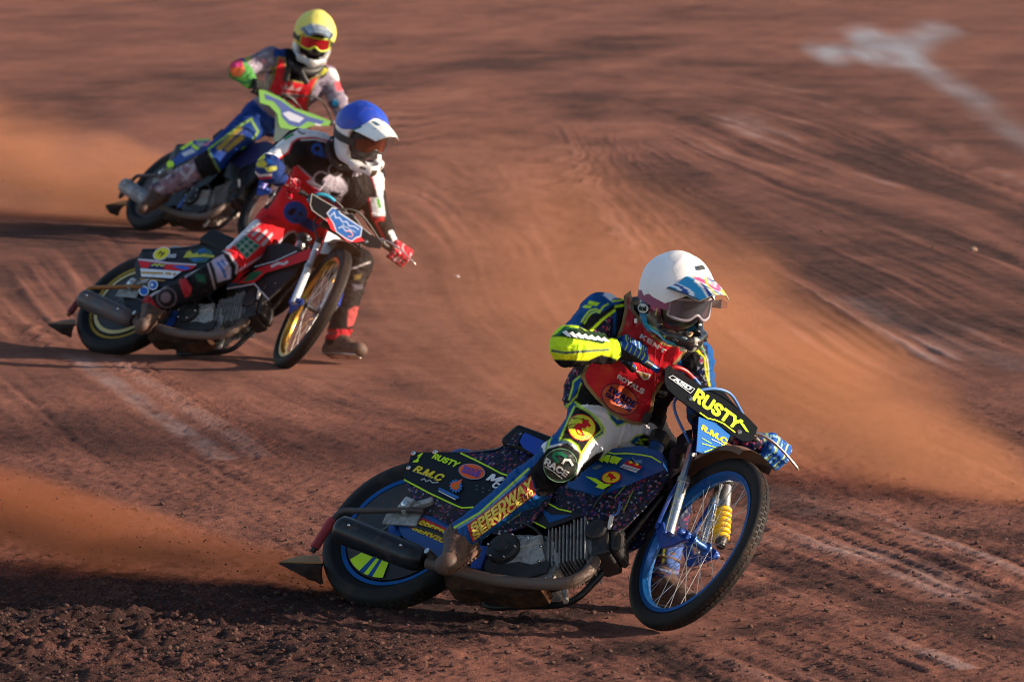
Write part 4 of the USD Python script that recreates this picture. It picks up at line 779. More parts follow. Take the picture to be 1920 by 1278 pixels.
def helmet(r, C_, yaw, pitch, roll, st, scale=1.0):
    """an off-road helmet: shell, chin bar, peak, goggles and the coloured cover; C_ head centre, facing yaw, nose-down pitch, roll"""
    R = Rot.from_euler('zyx', [yaw, pitch, roll]).as_matrix(); T = lambda V: np.asarray(V, float) @ R.T * scale + C_
    g = group_part(r.path, 'helmet'); h = .0045; lo = np.array([-.20, -.17, -.20]); n = (np.array([.43, .34, .40]) / h).astype(int)
    X, Y, Zz = [lo[i] + h * np.arange(n[i]) for i in range(3)]; X, Y, Zz = X[:, None, None], Y[None, :, None], Zz[None, None, :]
    def ell(c, ra): k = np.sqrt(((X - c[0]) / ra[0]) ** 2 + ((Y - c[1]) / ra[1]) ** 2 + ((Zz - c[2]) / ra[2]) ** 2); return (k - 1) * min(ra)
    def cap(a, b, ra, rb):
        a, b = np.array(a), np.array(b); ab = b - a; t = np.clip(((X - a[0]) * ab[0] + (Y - a[1]) * ab[1] + (Zz - a[2]) * ab[2]) / (ab @ ab), 0, 1)
        return np.sqrt((X - a[0] - t * ab[0]) ** 2 + (Y - a[1] - t * ab[1]) ** 2 + (Zz - a[2] - t * ab[2]) ** 2) - (ra + (rb - ra) * t)
    def smin(a, b, k): q = np.maximum(k - np.abs(a - b), 0) / k; return np.minimum(a, b) - q * q * k * .25
    D = smin(ell((-.012, 0, .03), (.152, .128, .138)), ell((-.03, 0, -.06), (.112, .116, .115)), .03)
    for sg2 in (-1, 1):
        D = smin(D, cap((-.01, sg2 * .080, -.085), (.085, sg2 * .062, -.115), .040, .031), .025); D = smin(D, cap((.085, sg2 * .062, -.115), (.136, sg2 * .014, -.124), .031, .028), .018)
    D = smin(D, cap((.132, 0, -.112), (.138, 0, -.140), .026, .022), .015)
    bx = np.stack(np.broadcast_arrays(np.abs(X - .17) - .105, np.abs(Y) - .098, np.abs(Zz + .020) - .058)); port = np.sqrt((np.maximum(bx, 0) ** 2).sum(0)) + np.minimum(bx.max(0), 0) - .018
    D = -smin(-D, port, .012); D = np.maximum(D, -ell((.0, 0, -.0), (.128, .106, .115))); D = np.maximum(D, -cap((.0, 0, -.05), (0.0, 0, -.30), .088, .098)); D = np.maximum(D, -cap((.03, 0, -.06), (.11, 0, -.085), .062, .045))
    V, Q = net(lo, h, D.astype(np.float32)); V = relax(V, Q, 3); t = trimesh.Trimesh(T(V), np.vstack([Q[:, [0, 1, 2]], Q[:, [0, 2, 3]]]), process=False)
    ok = st['shell'](V); r.add('shell', t, LOOKS['helmet_gloss'], g, dye=ok)
    r.add('liner', trimesh.Trimesh(T(trimesh.creation.icosphere(3, 1.0).vertices * [.120, .102, .112] + [-.004, 0, -.004]), trimesh.creation.icosphere(3, 1.0).faces, process=False), LOOKS['black_plastic'], g, smooth=True)
    # cover over the crown
    nu, nv = 72, 26; rows = []
    for j in range(nv):
        for i in range(nu):
            a = i / nu * 2 * PI; front = max(0.0, math.cos(a)); low = st.get('low', -.02) + .085 * front ** 2.0; zz0 = (low - .03) / .138; th0 = math.acos(np.clip(zz0 / 1.0, -1, 1)); th = j / (nv - 1) * th0
            pt = np.array([math.sin(th) * math.cos(a) * .152, math.sin(th) * math.sin(a) * .128, math.cos(th) * .138]); puff = 1.04 + .025 * math.exp(-((th - .30) / .26) ** 2) * (.4 + .6 * math.cos(a * 2 + .5)) + .020 * math.exp(-((math.cos(a * 3 + th * 2)) / .22) ** 2) * math.sin(th) + .040 * (meshkit.noise(np.array([[math.cos(a) * 2.2, math.sin(a) * 2.2, th * 2.2]]), st.get('seed', 1))[0] - .5) * math.sin(th) ** .5
            rows.append(pt * puff + [-.012, 0, .03])
    F_ = [f for j in range(nv - 1) for i in range(nu) for f in ((j * nu + i, (j + 1) * nu + i, (j + 1) * nu + (i + 1) % nu), (j * nu + i, (j + 1) * nu + (i + 1) % nu, j * nu + (i + 1) % nu))]
    r.add('helmet_cover', trimesh.Trimesh(T(rows), F_, process=False), st['cover'], g, smooth=True)
    # peak
    nu, nv = 61, 45; pk = []; dy = []
    for j in range(nv):
        v = j / (nv - 1)
        for i in range(nu):
            u = i / (nu - 1) * 2 - 1; wd = .112 * (1 - .40 * v ** 2); tip = .034 * (1 - u * u) * v ** 1.5; x = .088 - .065 * u * u * (1 - v) + .140 * v + tip; rib = .006 * (math.exp(-((abs(u) - .45) / .13) ** 2)) * (1 - .6 * v)
            pk.append((x, u * wd, (.122) + .006 * v - .030 * v * v - .064 * u * u * (1 - .45 * v) + rib)); dy.append(st['peak'](u, v))
    pk = np.array(pk); up_ = np.r_[pk, pk - [0, 0, .004]]; m_ = nu * nv
    F_ = [f for j in range(nv - 1) for i in range(nu - 1) for f in ((j * nu + i, (j + 1) * nu + i, (j + 1) * nu + i + 1), (j * nu + i, (j + 1) * nu + i + 1, j * nu + i + 1), (m_ + j * nu + i, m_ + (j + 1) * nu + i + 1, m_ + (j + 1) * nu + i), (m_ + j * nu + i, m_ + j * nu + i + 1, m_ + (j + 1) * nu + i + 1))]
    edge = [j * nu for j in range(nv)] + [(nv - 1) * nu + i for i in range(1, nu)] + [j * nu + nu - 1 for j in range(nv - 2, -1, -1)]
    F_ += [f for a_, b_ in zip(edge[:-1], edge[1:]) for f in ((a_, m_ + a_, m_ + b_), (a_, m_ + b_, b_))]
    r.add('peak', trimesh.Trimesh(T(up_), F_, process=False), LOOKS['helmet_gloss'], g, dye=np.r_[np.array(dy), np.tile(st.get('under', (.55, .55, .57)), (m_, 1))])
    # goggles
    gg = group_part(r.path, 'goggles'); na, nz = 41, 15; lens = []
    def gpt(a, z, e=0): return ((.142 + e) * math.cos(a) - .004 - .10 * z * z * 3, (.118 + e) * math.sin(a), z)
    amax = math.radians(51)
    def zlo(a): return -.046 + .024 * math.exp(-(a / .20) ** 2) + .012 * (abs(a) / amax) ** 4
    def zhi(a): return .036 - .012 * (abs(a) / amax) ** 4
    for i in range(na):
        a = (i / (na - 1) * 2 - 1) * amax
        for j in range(nz): lens.append(gpt(a, zlo(a) + (zhi(a) - zlo(a)) * j / (nz - 1), .002))
    F_ = [f for i in range(na - 1) for j in range(nz - 1) for f in ((i * nz + j, (i + 1) * nz + j, (i + 1) * nz + j + 1), (i * nz + j, (i + 1) * nz + j + 1, i * nz + j + 1))]
    r.add('lens', trimesh.Trimesh(T(lens), F_, process=False), st['lens'], gg, smooth=True)
    aa = np.linspace(-amax, amax, 40); loop = [gpt(a, zlo(a)) for a in aa] + [gpt(amax, z) for z in np.linspace(zlo(amax), zhi(amax), 6)[1:-1]] + [gpt(a, zhi(a)) for a in aa[::-1]] + [gpt(-amax, z) for z in np.linspace(zhi(amax), zlo(amax), 6)[1:-1]]; loop.append(loop[0]); loop.append(loop[1])
    r.add('frame', tube(T(loop), .0062 * scale, 10), st['frame'], gg, smooth=60)
    sa = np.linspace(math.radians(52), math.radians(308), 50); sp = []
    for a in sa:
        f_ = np.clip((abs(a - PI) - 1.6) / .6, 0, 1); rx, ry = .158, .134
        for z in (-.018, .020): sp.append((rx * math.cos(a) - .012 + .004, ry * math.sin(a) * (1 - .06 * f_), z + .0))
    F_ = [f for i in range(len(sa) - 1) for f in ((2 * i, 2 * i + 2, 2 * i + 3), (2 * i, 2 * i + 3, 2 * i + 1))]
    r.add('strap', trimesh.Trimesh(T(sp), F_, process=False), st['strap'], gg, smooth=True)
    # tear-off tab standing off the left side of the lens
    tab = [gpt(amax * .8, .0, .006), gpt(amax * .8, .025, .006), (.105, .125, .03), (.11, .150, .018), (.108, .155, -.004), (.10, .130, -.008)]
    r.add('tear_off', trimesh.Trimesh(T(tab), [(0, 1, 2), (0, 2, 5), (2, 3, 5), (3, 4, 5)], process=False), LOOKS['clear_film'], gg, smooth=False)
    return g, T

_n = {'p': ('principled_bsdf', {'roughness': .22, 'coat_weight': .6}), 'c': ('attribute', {'attribute': 'dye'}), 't': ('texture_coordinate', {}), 'dn': ('noise_texture', {'scale': 22.0, 'detail': 6.0, 'roughness': .7}), 'dr': ('map_range', {'from_min': .55, 'from_max': .8, 'to_max': .55, 'clamp': True}), 'dm': ('mix', {'color2': (.22, .11, .075)})}
LOOKS['helmet_gloss'] = usdkit.material(stage, '/World/Looks/helmet_gloss', _n, [('c.color', 'dm.color1'), ('t.object', 'dn.vector'), ('dn.fac', 'dr.value'), ('dr.result', 'dm.fac'), ('dm.color', 'p.base_color')], surface='p.BSDF')
LOOKS['clear_film'] = usdkit.material(stage, '/World/Looks/clear_film', {'t': ('transparent_bsdf', {'color': (.92, .90, .90)}), 'g': ('glossy_bsdf', {'roughness': .08, 'color': (.9, .9, .9)}), 'f': ('fresnel', {'IOR': 1.9}), 'm': ('mix_closure', {})}, [('f.fac', 'm.fac'), ('t.BSDF', 'm.closure1'), ('g.BSDF', 'm.closure2')], surface='m.closure')
mat('boot_leather', (.022, .014, .011), .6, bump=.6, scale=70, dirt=1., dirt_col=(.15, .07, .045), dscale=28.0); mat('boot_sole', (.07, .036, .024), .9, bump=.8, scale=50, dirt=.95, dirt_col=(.14, .062, .04)); mat('boot_strap', (.045, .032, .026), .6, dirt=.9, dscale=30.0)
suit = cloth_look('race_suit'); glv = cloth_look('glove_cloth', .6)

# ---------------------------------------------------------------- rider 1: red vest, white helmet cover
def make_rider1():
    A = at; bk = bike1
    gR, gL = bk.grips
    J = dict(pelvis=A(1165, 800, .62), chest=A(1197, 668, .42), hipR=A(1125, 792, .50), hipL=A(1196, 808, .78), kneeR=A(1052, 862, .12), kneeL=A(1275, 890, .55), ankR=A(858, 1009, .17), ankL=A(1240, 1088, .42), shR=A(1127, 590, .27), shL=A(1298, 668, .42), elR=A(1069, 649, .02), elL=A(1322, 775, .50), neck=A(1222, 606, .31), head=A(1270, 560, .20))
    wR = gR + unit(A(1100, 652, .05) - gR) * .105; wL = gL + unit(J['elL'] - gL) * .085; J['wrR'], J['wrL'] = wR, wL
    calf = A(985, 915, .14)
    caps = [(J['hipR'], J['pelvis'], .112, .12, 'hips'), (J['pelvis'], J['hipL'], .12, .105, 'hips'), (A(1130, 795, .45), A(1190, 812, .52), .10, .085, 'hips'), (A(1125, 770, .50), A(1112, 740, .49), .112, .112, 'waist'), (A(1195, 778, .58), A(1192, 748, .55), .112, .115, 'waist'), (A(1112, 740, .49), A(1152, 655, .38), .110, .118, 'torso'), (A(1192, 748, .55), A(1243, 682, .46), .115, .112, 'torso'), (A(1152, 655, .38), A(1243, 682, .46), .118, .112, 'torso'),
            (A(1160, 640, .36), J['shR'], .10, .080, 'shoulderR'), (A(1243, 672, .44), J['shL'], .10, .076, 'shoulderL'), (A(1165, 600, .30), A(1260, 640, .38), .075, .075, 'collar'), (J['neck'], J['head'], .072, .068, 'neck'), (J['head'], J['head'] + [0, 0, .03], .098, .09, 'head'),
            (J['shR'], J['elR'], .077, .066, 'armR'), (J['elR'], wR, .074, .048, 'foreR'), (J['shL'], J['elL'], .072, .058, 'armL'), (J['elL'], wL, .058, .044, 'foreL'),
            (J['hipR'], J['kneeR'], .115, .080, 'thighR'), (J['kneeR'], calf, .078, .072, 'shinR'), (calf, J['ankR'], .072, .052, 'shinR2'), (J['hipL'], J['kneeL'], .105, .072, 'thighL'), (J['kneeL'], J['ankL'], .070, .056, 'shinL')]
    r = Rider('rider in red vest and white helmet cover on the nearest bike', J, caps, .0050)
    z13 = lambda *p: Z(13, *p); z16 = lambda *p: Z(16, *p); z3 = lambda *p: Z(3, *p); z1 = lambda *p: Z(1, *p); z4 = lambda *p: Z(4, *p)
    YEL = (.62, .66, .015)
    r.base(['waist', 'hips'], BLACK, .0); r.base(['armR', 'armL', 'shoulderR', 'shoulderL'], BLUE); r.base(['torso', 'collar', 'neck'], BLACK); r.base(['foreR'], NEON); r.base(['foreL'], BLACK, 1.0); r.base(['thighR'], WHITE); r.base(['thighL'], BLACK); r.base(['shinR', 'shinR2'], BLUE); r.base(['shinL'], (.008, .02, .07), .35); r.base(['head'], (.3, .2, .16))
    r.base(['hips'], WHITE)
    arm = ['armR', 'shoulderR', 'torso', 'collar']
    r.dyes(arm, [(z13((440, 540), (560, 400), (690, 390), (860, 285), (1010, 240), (1000, 420), (900, 700), (560, 640)), BLACK), (z13((600, 625), (720, 480), (860, 400), (890, 560), (870, 680), (640, 680)), BLACK, 1.), (z13((860, 390), (900, 340), (890, 660), (850, 660)), BLUE), (stroke(z13((570, 610), (720, 470), (885, 345)), 5), NEON), (stroke(z13((455, 500), (500, 430), (560, 355), (640, 335), (690, 365), (740, 300), (800, 270)), 3), NEON), (stroke(z13((490, 520), (535, 440), (580, 390), (640, 365), (690, 385)), 2.6), NEON), (stroke(z13((880, 305), (1000, 285)), 4.5), NEON), (stroke(z13((840, 240), (1000, 215)), 3), NEON),
        (z13((560, 232), (690, 258), (650, 300), (540, 275)), NEON), (z13((510, 285), (600, 293), (570, 330), (470, 312)), NEON), (z13((735, 160), (800, 62), (900, 80), (1010, 185), (870, 200), (830, 235)), WHITE)])
    r.dyes(['foreR', 'armR'], [(z13((60, 680), (140, 650), (250, 550), (420, 545), (500, 600), (760, 640), (840, 690), (720, 775), (600, 748), (200, 680)), (.008, .03, .012)), (stroke(z13((150, 660), (260, 575), (420, 560)), 4), GREEN), (stroke(z13((300, 548), (420, 560)), 4), NEON)])
    r.dyes(['foreR'], [(z13((60, 870), (250, 895), (500, 875), (830, 855), (820, 1000), (100, 1000)), YEL), (stroke(z13((80, 850), (250, 880), (500, 860), (800, 840)), 4.0), NAVY), (z13((60, 960), (540, 975), (700, 900), (900, 960), (900, 1100), (60, 1100)), BLACK)])
    side = ['torso', 'waist', 'hips']
    r.dyes(side, [(z16((100, -100), (330, -60), (420, 30), (420, 130), (330, 310), (200, 400), (100, 380)), BLACK, 1.), (z16((330, 60), (400, 20), (410, 100), (300, 290), (250, 300), (300, 150)), BLUE), (stroke(z16((285, -60), (195, 140), (170, 260), (215, 385)), 4), NEON), (stroke(z16((395, 20), (315, 90), (310, 150), (270, 290)), 3), NEON), (stroke(z16((405, 100), (370, 220), (290, 320)), 3), NEON), (z16((400, 120), (600, 360), (720, 430), (500, 330), (360, 240)), BLACK)])
    leg = ['thighR', 'hips', 'thighL', 'waist', 'shinR']
    r.dyes(leg, [(z16((330, 300), (200, 350), (110, 480), (60, 600), (0, 830), (60, 770), (240, 730), (330, 760), (395, 860), (480, 740), (640, 650), (650, 590), (590, 500), (500, 430), (430, 390)), BLUE),
        (stroke(z16((300, 315), (200, 380), (140, 495)), 3), NEON), (stroke(z16((120, 540), (60, 700), (20, 830)), 3), NEON), (stroke(z16((270, 340), (210, 460), (190, 540)), 2.4), NEON),
        (z16((350, 350), (490, 440), (600, 560), (620, 630), (510, 705), (395, 850), (350, 765), (280, 715), (165, 695), (300, 460)), BLACK), (stroke(z16((335, 350), (165, 700), (280, 715), (350, 765), (390, 850)), 3), NEON), (stroke(z16((350, 345), (500, 430), (600, 540), (630, 610), (510, 700), (395, 860)), 2.4), NEON),
        (stroke(z16((330, 305), (450, 385), (580, 480), (655, 590), (650, 650), (500, 750)), 2.8), NEON), (stroke(z16((370, 950), (400, 860), (500, 715)), 3.5), (.75, .60, .03)),
        (z16((690, 410), (800, 495), (940, 515), (800, 580), (720, 490)), BLUE), (stroke(z16((690, 410), (720, 490), (795, 575), (940, 520)), 2.6), NEON), (stroke(z16((720, 420), (800, 490), (830, 480)), 2), NEON),
        (z16((930, 745), (1000, 675), (1100, 655), (1200, 700), (1200, 800), (1000, 790)), BLACK), (z16((940, 740), (1000, 690), (1060, 690), (1020, 740), (1080, 770), (980, 760)), BLUE), (stroke(z16((930, 745), (1000, 680), (1090, 660)), 2.2), NEON), (stroke(z16((1000, 750), (1080, 770), (1040, 720), (1200, 720)), 2), NEON)])
    r.dyes(['thighR', 'shinR', 'shinR2'], [(z16((30, 800), (250, 735), (390, 850), (360, 980), (340, 1150), (200, 1270), (-200, 1100)), BLACK), (z16((390, 1000), (360, 1060), (330, 1150), (560, 1000), (660, 830), (560, 860), (470, 930)), BLACK)])
    sh = ['shinR', 'shinR2']
    r.dyes(sh, [(z3((560, 560), (520, 380), (640, 330), (760, 420), (660, 560)), BLACK), (stroke(z3((10, 775), (200, 665), (510, 385)), 3), NEON), (stroke(z3((40, 775), (220, 670), (480, 430)), 1.6), (.3, .5, .6)), (stroke(z3((140, 890), (300, 785), (460, 670), (540, 640)), 3), (.35, .42, .04)), (z3((-20, 800), (20, 775), (110, 860), (60, 900)), (.60, .08, .01))])
    r.dyes(['shinL'], [(stroke(z4((340, 730), (330, 860)), 3), YEL), (stroke(z4((270, 880), (420, 915)), 6), (.12, .14, .25)), (z4((360, 780), (450, 760), (430, 900), (350, 880)), (.05, .10, .30))])
    r.dyes(['armL', 'shoulderL', 'torso'], [(z1((900, 560), (960, 580), (965, 700), (980, 790), (900, 800), (880, 640)), BLACK, 1.), (z1((820, 620), (930, 590), (900, 720), (830, 720)), BLACK), (stroke(z1((885, 580), (945, 640), (955, 720), (975, 790)), 4), YEL), (stroke(z1((925, 560), (960, 650), (972, 760)), 2.2), (.6, .65, .3)), (stroke(z1((905, 560), (950, 620)), 3), GREEN)])
    b = r.finish(suit)
    # printed marks
    for i in range(7): r.patch(b, 'print', z13((215 + 80 * i, 625 + 14 * i), (265 + 80 * i, 598 + 14 * i), (300 + 80 * i, 640 + 12 * i), (330 + 80 * i, 690 + 9 * i), (275 + 80 * i, 672 + 11 * i)), WHITE, ['foreR', 'armR'], .003)
    r.patch(b, 'print', ellipse(z16((405, 578))[0], 27.0, 24.5, .3), RED, leg, .0035); r.patch(b, 'print', ellipse(z16((405, 578))[0], 25.2, 22.7, .3), (.70, .72, .03), leg, .005)
    r.patch(b, 'print', z16((310, 575), (370, 530), (410, 540), (420, 480), (450, 500), (485, 495), (480, 530), (510, 560), (480, 580), (470, 560), (440, 590), (400, 580), (420, 640), (440, 665), (420, 665), (380, 610), (340, 590)), RED, leg, .0065); r.patch(b, 'print', stroke(z16((330, 560), (360, 640), (430, 668)), 2.0), RED, leg, .0065); r.patch(b, 'print', stroke(z16((395, 690), (450, 685), (500, 650)), 1.8), GREY, leg, .0065)
    r.patch(b, 'print', z3((122, 742), (300, 606), (522, 428), (552, 545), (340, 705), (160, 848)), (.42, .02, .02), sh, .003)
    r.words(b, 'SPEEDWAY', z3((140, 738), (522, 436), (532, 502), (158, 792)), (.62, .55, .10), sh, .005); r.words(b, 'SERVICE', z3((150, 792), (460, 556), (476, 600), (168, 838)), (.62, .55, .10), sh, .005); r.words(b, 'LTD', z3((468, 558), (530, 510), (536, 548), (478, 592)), (.62, .55, .10), sh, .005)
    # race vest with gold binding
    vest = [(1168, 555), (1169, 579), (1163, 607), (1154, 633), (1125, 655), (1100, 679), (1093, 694), (1089, 704), (1096, 722), (1116, 746.5), (1139, 769), (1161, 784.5), (1185, 795.6), (1202.5, 796.5), (1214.6, 786), (1225, 769), (1228, 743), (1240, 722), (1252, 700), (1266, 684), (1288, 657), (1312, 630), (1300, 622), (1270, 645), (1243, 642), (1225, 628), (1206, 606), (1187, 581), (1181, 545)]
    tk = ['torso', 'waist', 'collar', 'shoulderR', 'shoulderL', 'neck', 'hips', 'thighR']
    vg = sg.Polygon(vest).buffer(1).buffer(-1); vd = group_part(r.path, 'race_vest')
    bind = r.drape(vg, tk, .010, 4, 10); r.add('binding', bind, mat('vest_gold', (.30, .19, .075), .6, bump=.2, scale=500), vd, smooth=True)
    t = r.drape(vg.buffer(-6.2), tk, .003, 4, 0, bind); r.add('front_panel', t, mat('vest_red', (.50, .010, .022), .42, bump=.25, scale=25, coat=.15), vd, smooth=True)
    def vw(s_, q, col, o=.008): V, F_ = letters(s_); t = r.drape((in_quad(V, q), F_), tk, o, 4, 0, bind); r.add('lettering', t, ink(col, .5), vd, smooth=True)
    def vp(s_, col, o=.005): t = r.drape(s_, tk, o, 4, 0, bind); r.add('print', t, ink(col, .5), vd, smooth=True)
    for ch, q in zip('KENT', (((1214, 638), (1288, 680), (1262, 735), (1188, 692)), ((1298, 690), (1365, 728), (1340, 785), (1275, 745)), ((1372, 738), (1450, 785), (1425, 838), (1350, 795)), ((1450, 800), (1540, 850), (1518, 900), (1440, 845)))): vw(ch, z13(*q), WHITE)
    vw('ROYALS', z16((805, 2), (1100, 172), (1072, 228), (782, 48)), WHITE)
    vp(ellipse(z16((825, 278))[0], 37.5, 26.0, .55), NAVY); vp(ellipse(z16((825, 278))[0], 36.2, 24.7, .55), (.62, .12, .05), .0065)
    vw('IWADE', z16((720, 128), (1020, 315), (985, 372), (690, 185)), NAVY, .0085); vw('GARAGE', z16((680, 195), (980, 368), (938, 424), (660, 238)), NAVY, .0085)
    vp(z16((985, -40), (1160, 10), (1130, 62), (1080, 72)), WHITE); vp(z16((1010, -25), (1140, 15), (1118, 50), (1085, 58)), GOLD, .0065)
    bkp = trimesh.Trimesh(r.V, r.faces, process=False); back = (r.N @ FW > .5) & np.isin(r.key, ['torso', 'collar', 'waist'])
    fm = back[r.faces].all(1); used = np.unique(r.faces[fm]); re = np.zeros(len(r.V), int); re[used] = np.arange(len(used)); r.add('back_panel', trimesh.Trimesh(r.V[used] + r.N[used] * .008, re[r.faces[fm]], process=False), LOOKS['vest_red'], vd, smooth=True)
    # knee pad
    kp = group_part(r.path, 'knee_pad'); c = z16((172, 978))[0]; t = r.drape(ellipse(c, 32, 31.5), ['thighR', 'shinR'], .014, 4, 12); pad = t; r.add('pad', t, mat('knee_pad_black', (.012, .020, .016), .45, bump=.3, scale=80, dirt=.3), kp, smooth=True)
    t = r.drape(stroke(ellipse(c, 31.5, 31), 1.8, True), ['thighR', 'shinR'], .003, 4, 0, pad); r.add('edge', t, ink((.10, .22, .12)), kp, smooth=True)
    def kw(shape, col, o=.004): t = r.drape(shape, ['thighR', 'shinR'], o, 4, 0, pad); r.add('print', t, ink(col), kp, smooth=True)
    V, F_ = letters('RACE'); kw((in_quad(V, z16((20, 890), (270, 1050), (228, 1110), (-10, 962))), F_), (.62, .60, .58)); kw(stroke(z16((0, 985), (90, 1040), (190, 1120)), 1.8), (.5, .48, .46))
    kw(stroke(z16((150, 950), (95, 880), (110, 850), (180, 850), (240, 890)), 6), GREEN); kw(stroke(z16((190, 960), (220, 915), (270, 920), (305, 980)), 4.5), (.6, .6, .58))
    # collar and neck guard
    nk = J['neck']; ax = unit(J['head'] - nk); e1 = unit(np.cross(ax, [0, 0, 1])); e2 = np.cross(ax, e1); a = np.linspace(0, 2 * PI, 37)
    r.add('neck_guard', tube(np.array([nk - ax * .02 + np.array([-.015, .03, .01]) + (.105 * math.cos(x) * e1 + .09 * math.sin(x) * e2) for x in a]), .026, 12), mat('collar_black', (.014, .014, .016), .55, bump=.3, scale=60), smooth=60)
    r.add('collar_clip', rbox(A(1192, 601, .14), (.012, .01, .018), .003), LOOKS['white_plastic']); r.add('collar_clip', rbox(A(1281, 650, .16), (.030, .02, .035), .006), LOOKS['white_plastic'])
    r.add('buckle', rbox(A(1212, 784, .40), (.03, .015, .045), .004, Rot.from_euler('y', 25, degrees=True).as_matrix()), LOOKS['dark_alloy'])
    # gloves, boots
    def gp(f, b_, u, n, N):
        c = np.tile((.012, .07, .36), (N, 1)); st_ = (np.abs(((b_ / .0215) % 1) - .5) < .11) & (n > -.1) & (f > -.02); c[st_] = (.30, .50, .10); c[f < .0] = (.012, .012, .014); c[(np.abs(((b_ / .0215) % 1)) < .12) & (np.abs(f - .06) < .006) & (n > .1)] = (.6, .6, .6); c[n < -.5] = (.012, .012, .014); return c
    def gpl(f, b_, u, n, N):
        c = np.tile((.010, .075, .34), (N, 1)); c[meshkit.fbm(np.c_[f, b_, u] * 55, 2, 3) > .62] = (.22, .40, .55); c[(np.abs(((b_ / .05) % 1) - .5) < .10) & (n > .2)] = (.30, .42, .20); c[n < -.5] = (.012, .012, .014); return c
    dR, dL = bk.bar_dir; glove(r, wR, gR, -dR, unit(A(1180, 600, .1) - gR) + np.array([0, -.5, .2]), -1, glv, gp, size=1.32); glove(r, wL, gL, dL, np.array([.55, -.45, .55]), 1, glv, gpl, size=1.3)
    boot(r, J['ankR'], calf - J['ankR'], A(818, 1034, -.02) - J['ankR'], 1, LOOKS['boot_leather'], shaft=.05, flex=.1, sole_to=(.3, -.55, -.8)); boot(r, J['ankL'], J['kneeL'] - J['ankL'], A(1300, 1125, .30) - J['ankL'], 1, LOOKS['boot_leather'], True)
    # helmet
    def shell(V):
        c = np.tile((.012, .012, .014), (len(V), 1)); x, y, z = V.T; n = meshkit.fbm(V * 42, 2, 5); m = (z > -.05) & (z < .06) & (x < .13); c[m] = np.where((n[m] > .55)[:, None], (.42, .10, .20), (.06, .02, .03)); c[(z < -.02) & (np.abs(x + .02 + .35 * (z + .09)) < .022)] = (.02, .22, .42); c[(z < .03) & (x < -.06)] = (.55, .55, .58)
        c[(z < -.02) & (np.abs(z + .118 + .35 * (x - .05)) < .009) & (x < .12)] = (.03, .30, .50); c[(x > .14) & (np.abs(y) < .006) & (z < -.08)] = (.3, .29, .26); c[z > .05] = WHITE; return c
    def peak(u, v):
        if abs(u) > .94 or v < .05: return (.012, .02, .04)
        w = meshkit.fbm(np.array([[u * 1.6 + 4, v * 1.3, 1.]]), 2, 3)[0]; s_ = math.sin(11 * u + 7 * v + 9 * w); p_ = math.sin(5 * u - 8 * v + 12 * w)
        if u < -.30 + .5 * (w - .5): return (.02, .26, .50) if s_ > .1 else ((.72, .74, .78) if s_ > -.75 else (.02, .05, .22))
        if s_ > .72: return (.68, .74, .10)
        if p_ > .55: return (.74, .12, .32)
        return (.03, .16, .42) if p_ < -.86 else ((.76, .45, .55) if s_ < -.7 else (.78, .77, .77))
    hw = mat('cover_white', (.74, .74, .78), .7, bump=.12, scale=120, dirt=.12); LOOKS['lens_clear'] = lens_look('lens_clear', (.16, .17, .22), .06, .75)
    g, T = helmet(r, J['head'], math.radians(-58), math.radians(9), math.radians(9), dict(shell=shell, peak=peak, cover=hw, low=-.02, lens=LOOKS['lens_clear'], frame=mat('goggle_frame', (.24, .21, .25), .35), strap=mat('strap_pink', (.22, .05, .11), .7)), 1.04)
    ev = trimesh.creation.icosphere(2, 1.0)
    for q, sz_, col in (((.158, 0, -.130), (.010, .020, .010), (.03, .03, .033)), ((.112, -.066, -.120), (.026, .012, .008), (.04, .04, .043)), ((.112, .066, -.120), (.026, .012, .008), (.04, .04, .043)), ((.140, -.040, -.108), (.012, .014, .005), (.10, .14, .18))): r.add('chin_vent', trimesh.Trimesh(T(ev.vertices * sz_ + q), ev.faces, process=False), mat('vent_' + str(int(col[0] * 1000)), col, .3), g, smooth=True)
    aa, tt = np.meshgrid(np.linspace(.02, .42, 9), np.linspace(.62, .74, 4), indexing='ij'); pp = np.stack([np.sin(tt) * np.cos(aa) * .152 * 1.10 - .012, np.sin(tt) * np.sin(aa) * .128 * 1.10, np.cos(tt) * .138 * 1.10 + .03], -1).reshape(-1, 3)
    r.add('label_patch', trimesh.Trimesh(T(pp), [f for i in range(8) for j in range(3) for f in ((i * 4 + j, i * 4 + j + 1, i * 4 + j + 5), (i * 4 + j, i * 4 + j + 5, i * 4 + j + 4))], process=False), mat('label_grey', (.03, .035, .04), .6), g, smooth=True)
    def cheek(uvs, F_, o, col):   # badge on the right cheek: u back to front, v down to up
        uvs = np.asarray(uvs); x = -.03 + uvs[:, 0] * 1.0; z = -.045 + uvs[:, 1]; y = -np.sqrt(np.clip(1 - ((x + .02) / .125) ** 2 * .5 - ((z + .05) / .16) ** 2 * .4, .05, 1)) * .122 - o; r.add('badge', trimesh.Trimesh(T(np.stack([x, y, z], 1)), F_, process=False), ink(col, .4), g, smooth=True)
    e = sg.Polygon(ellipse((0, 0), .040, .021, .25)); v, f = tri(e); t3 = trimesh.remesh.subdivide_to_size(np.c_[v, 0 * v[:, 0]], f, .01); cheek(t3[0][:, :2], t3[1], .004, BLACK)
    v, f = tri(e.buffer(-.003)); t3 = trimesh.remesh.subdivide_to_size(np.c_[v, 0 * v[:, 0]], f, .01); cheek(t3[0][:, :2], t3[1], .006, (.55, .54, .50)); V, F_ = letters('Arai'); ca, sa = math.cos(.25), math.sin(.25); q = (V - .5) * [.052, .020]; cheek(np.c_[q[:, 0] * ca - q[:, 1] * sa, q[:, 0] * sa + q[:, 1] * ca], F_, .008, BLACK)
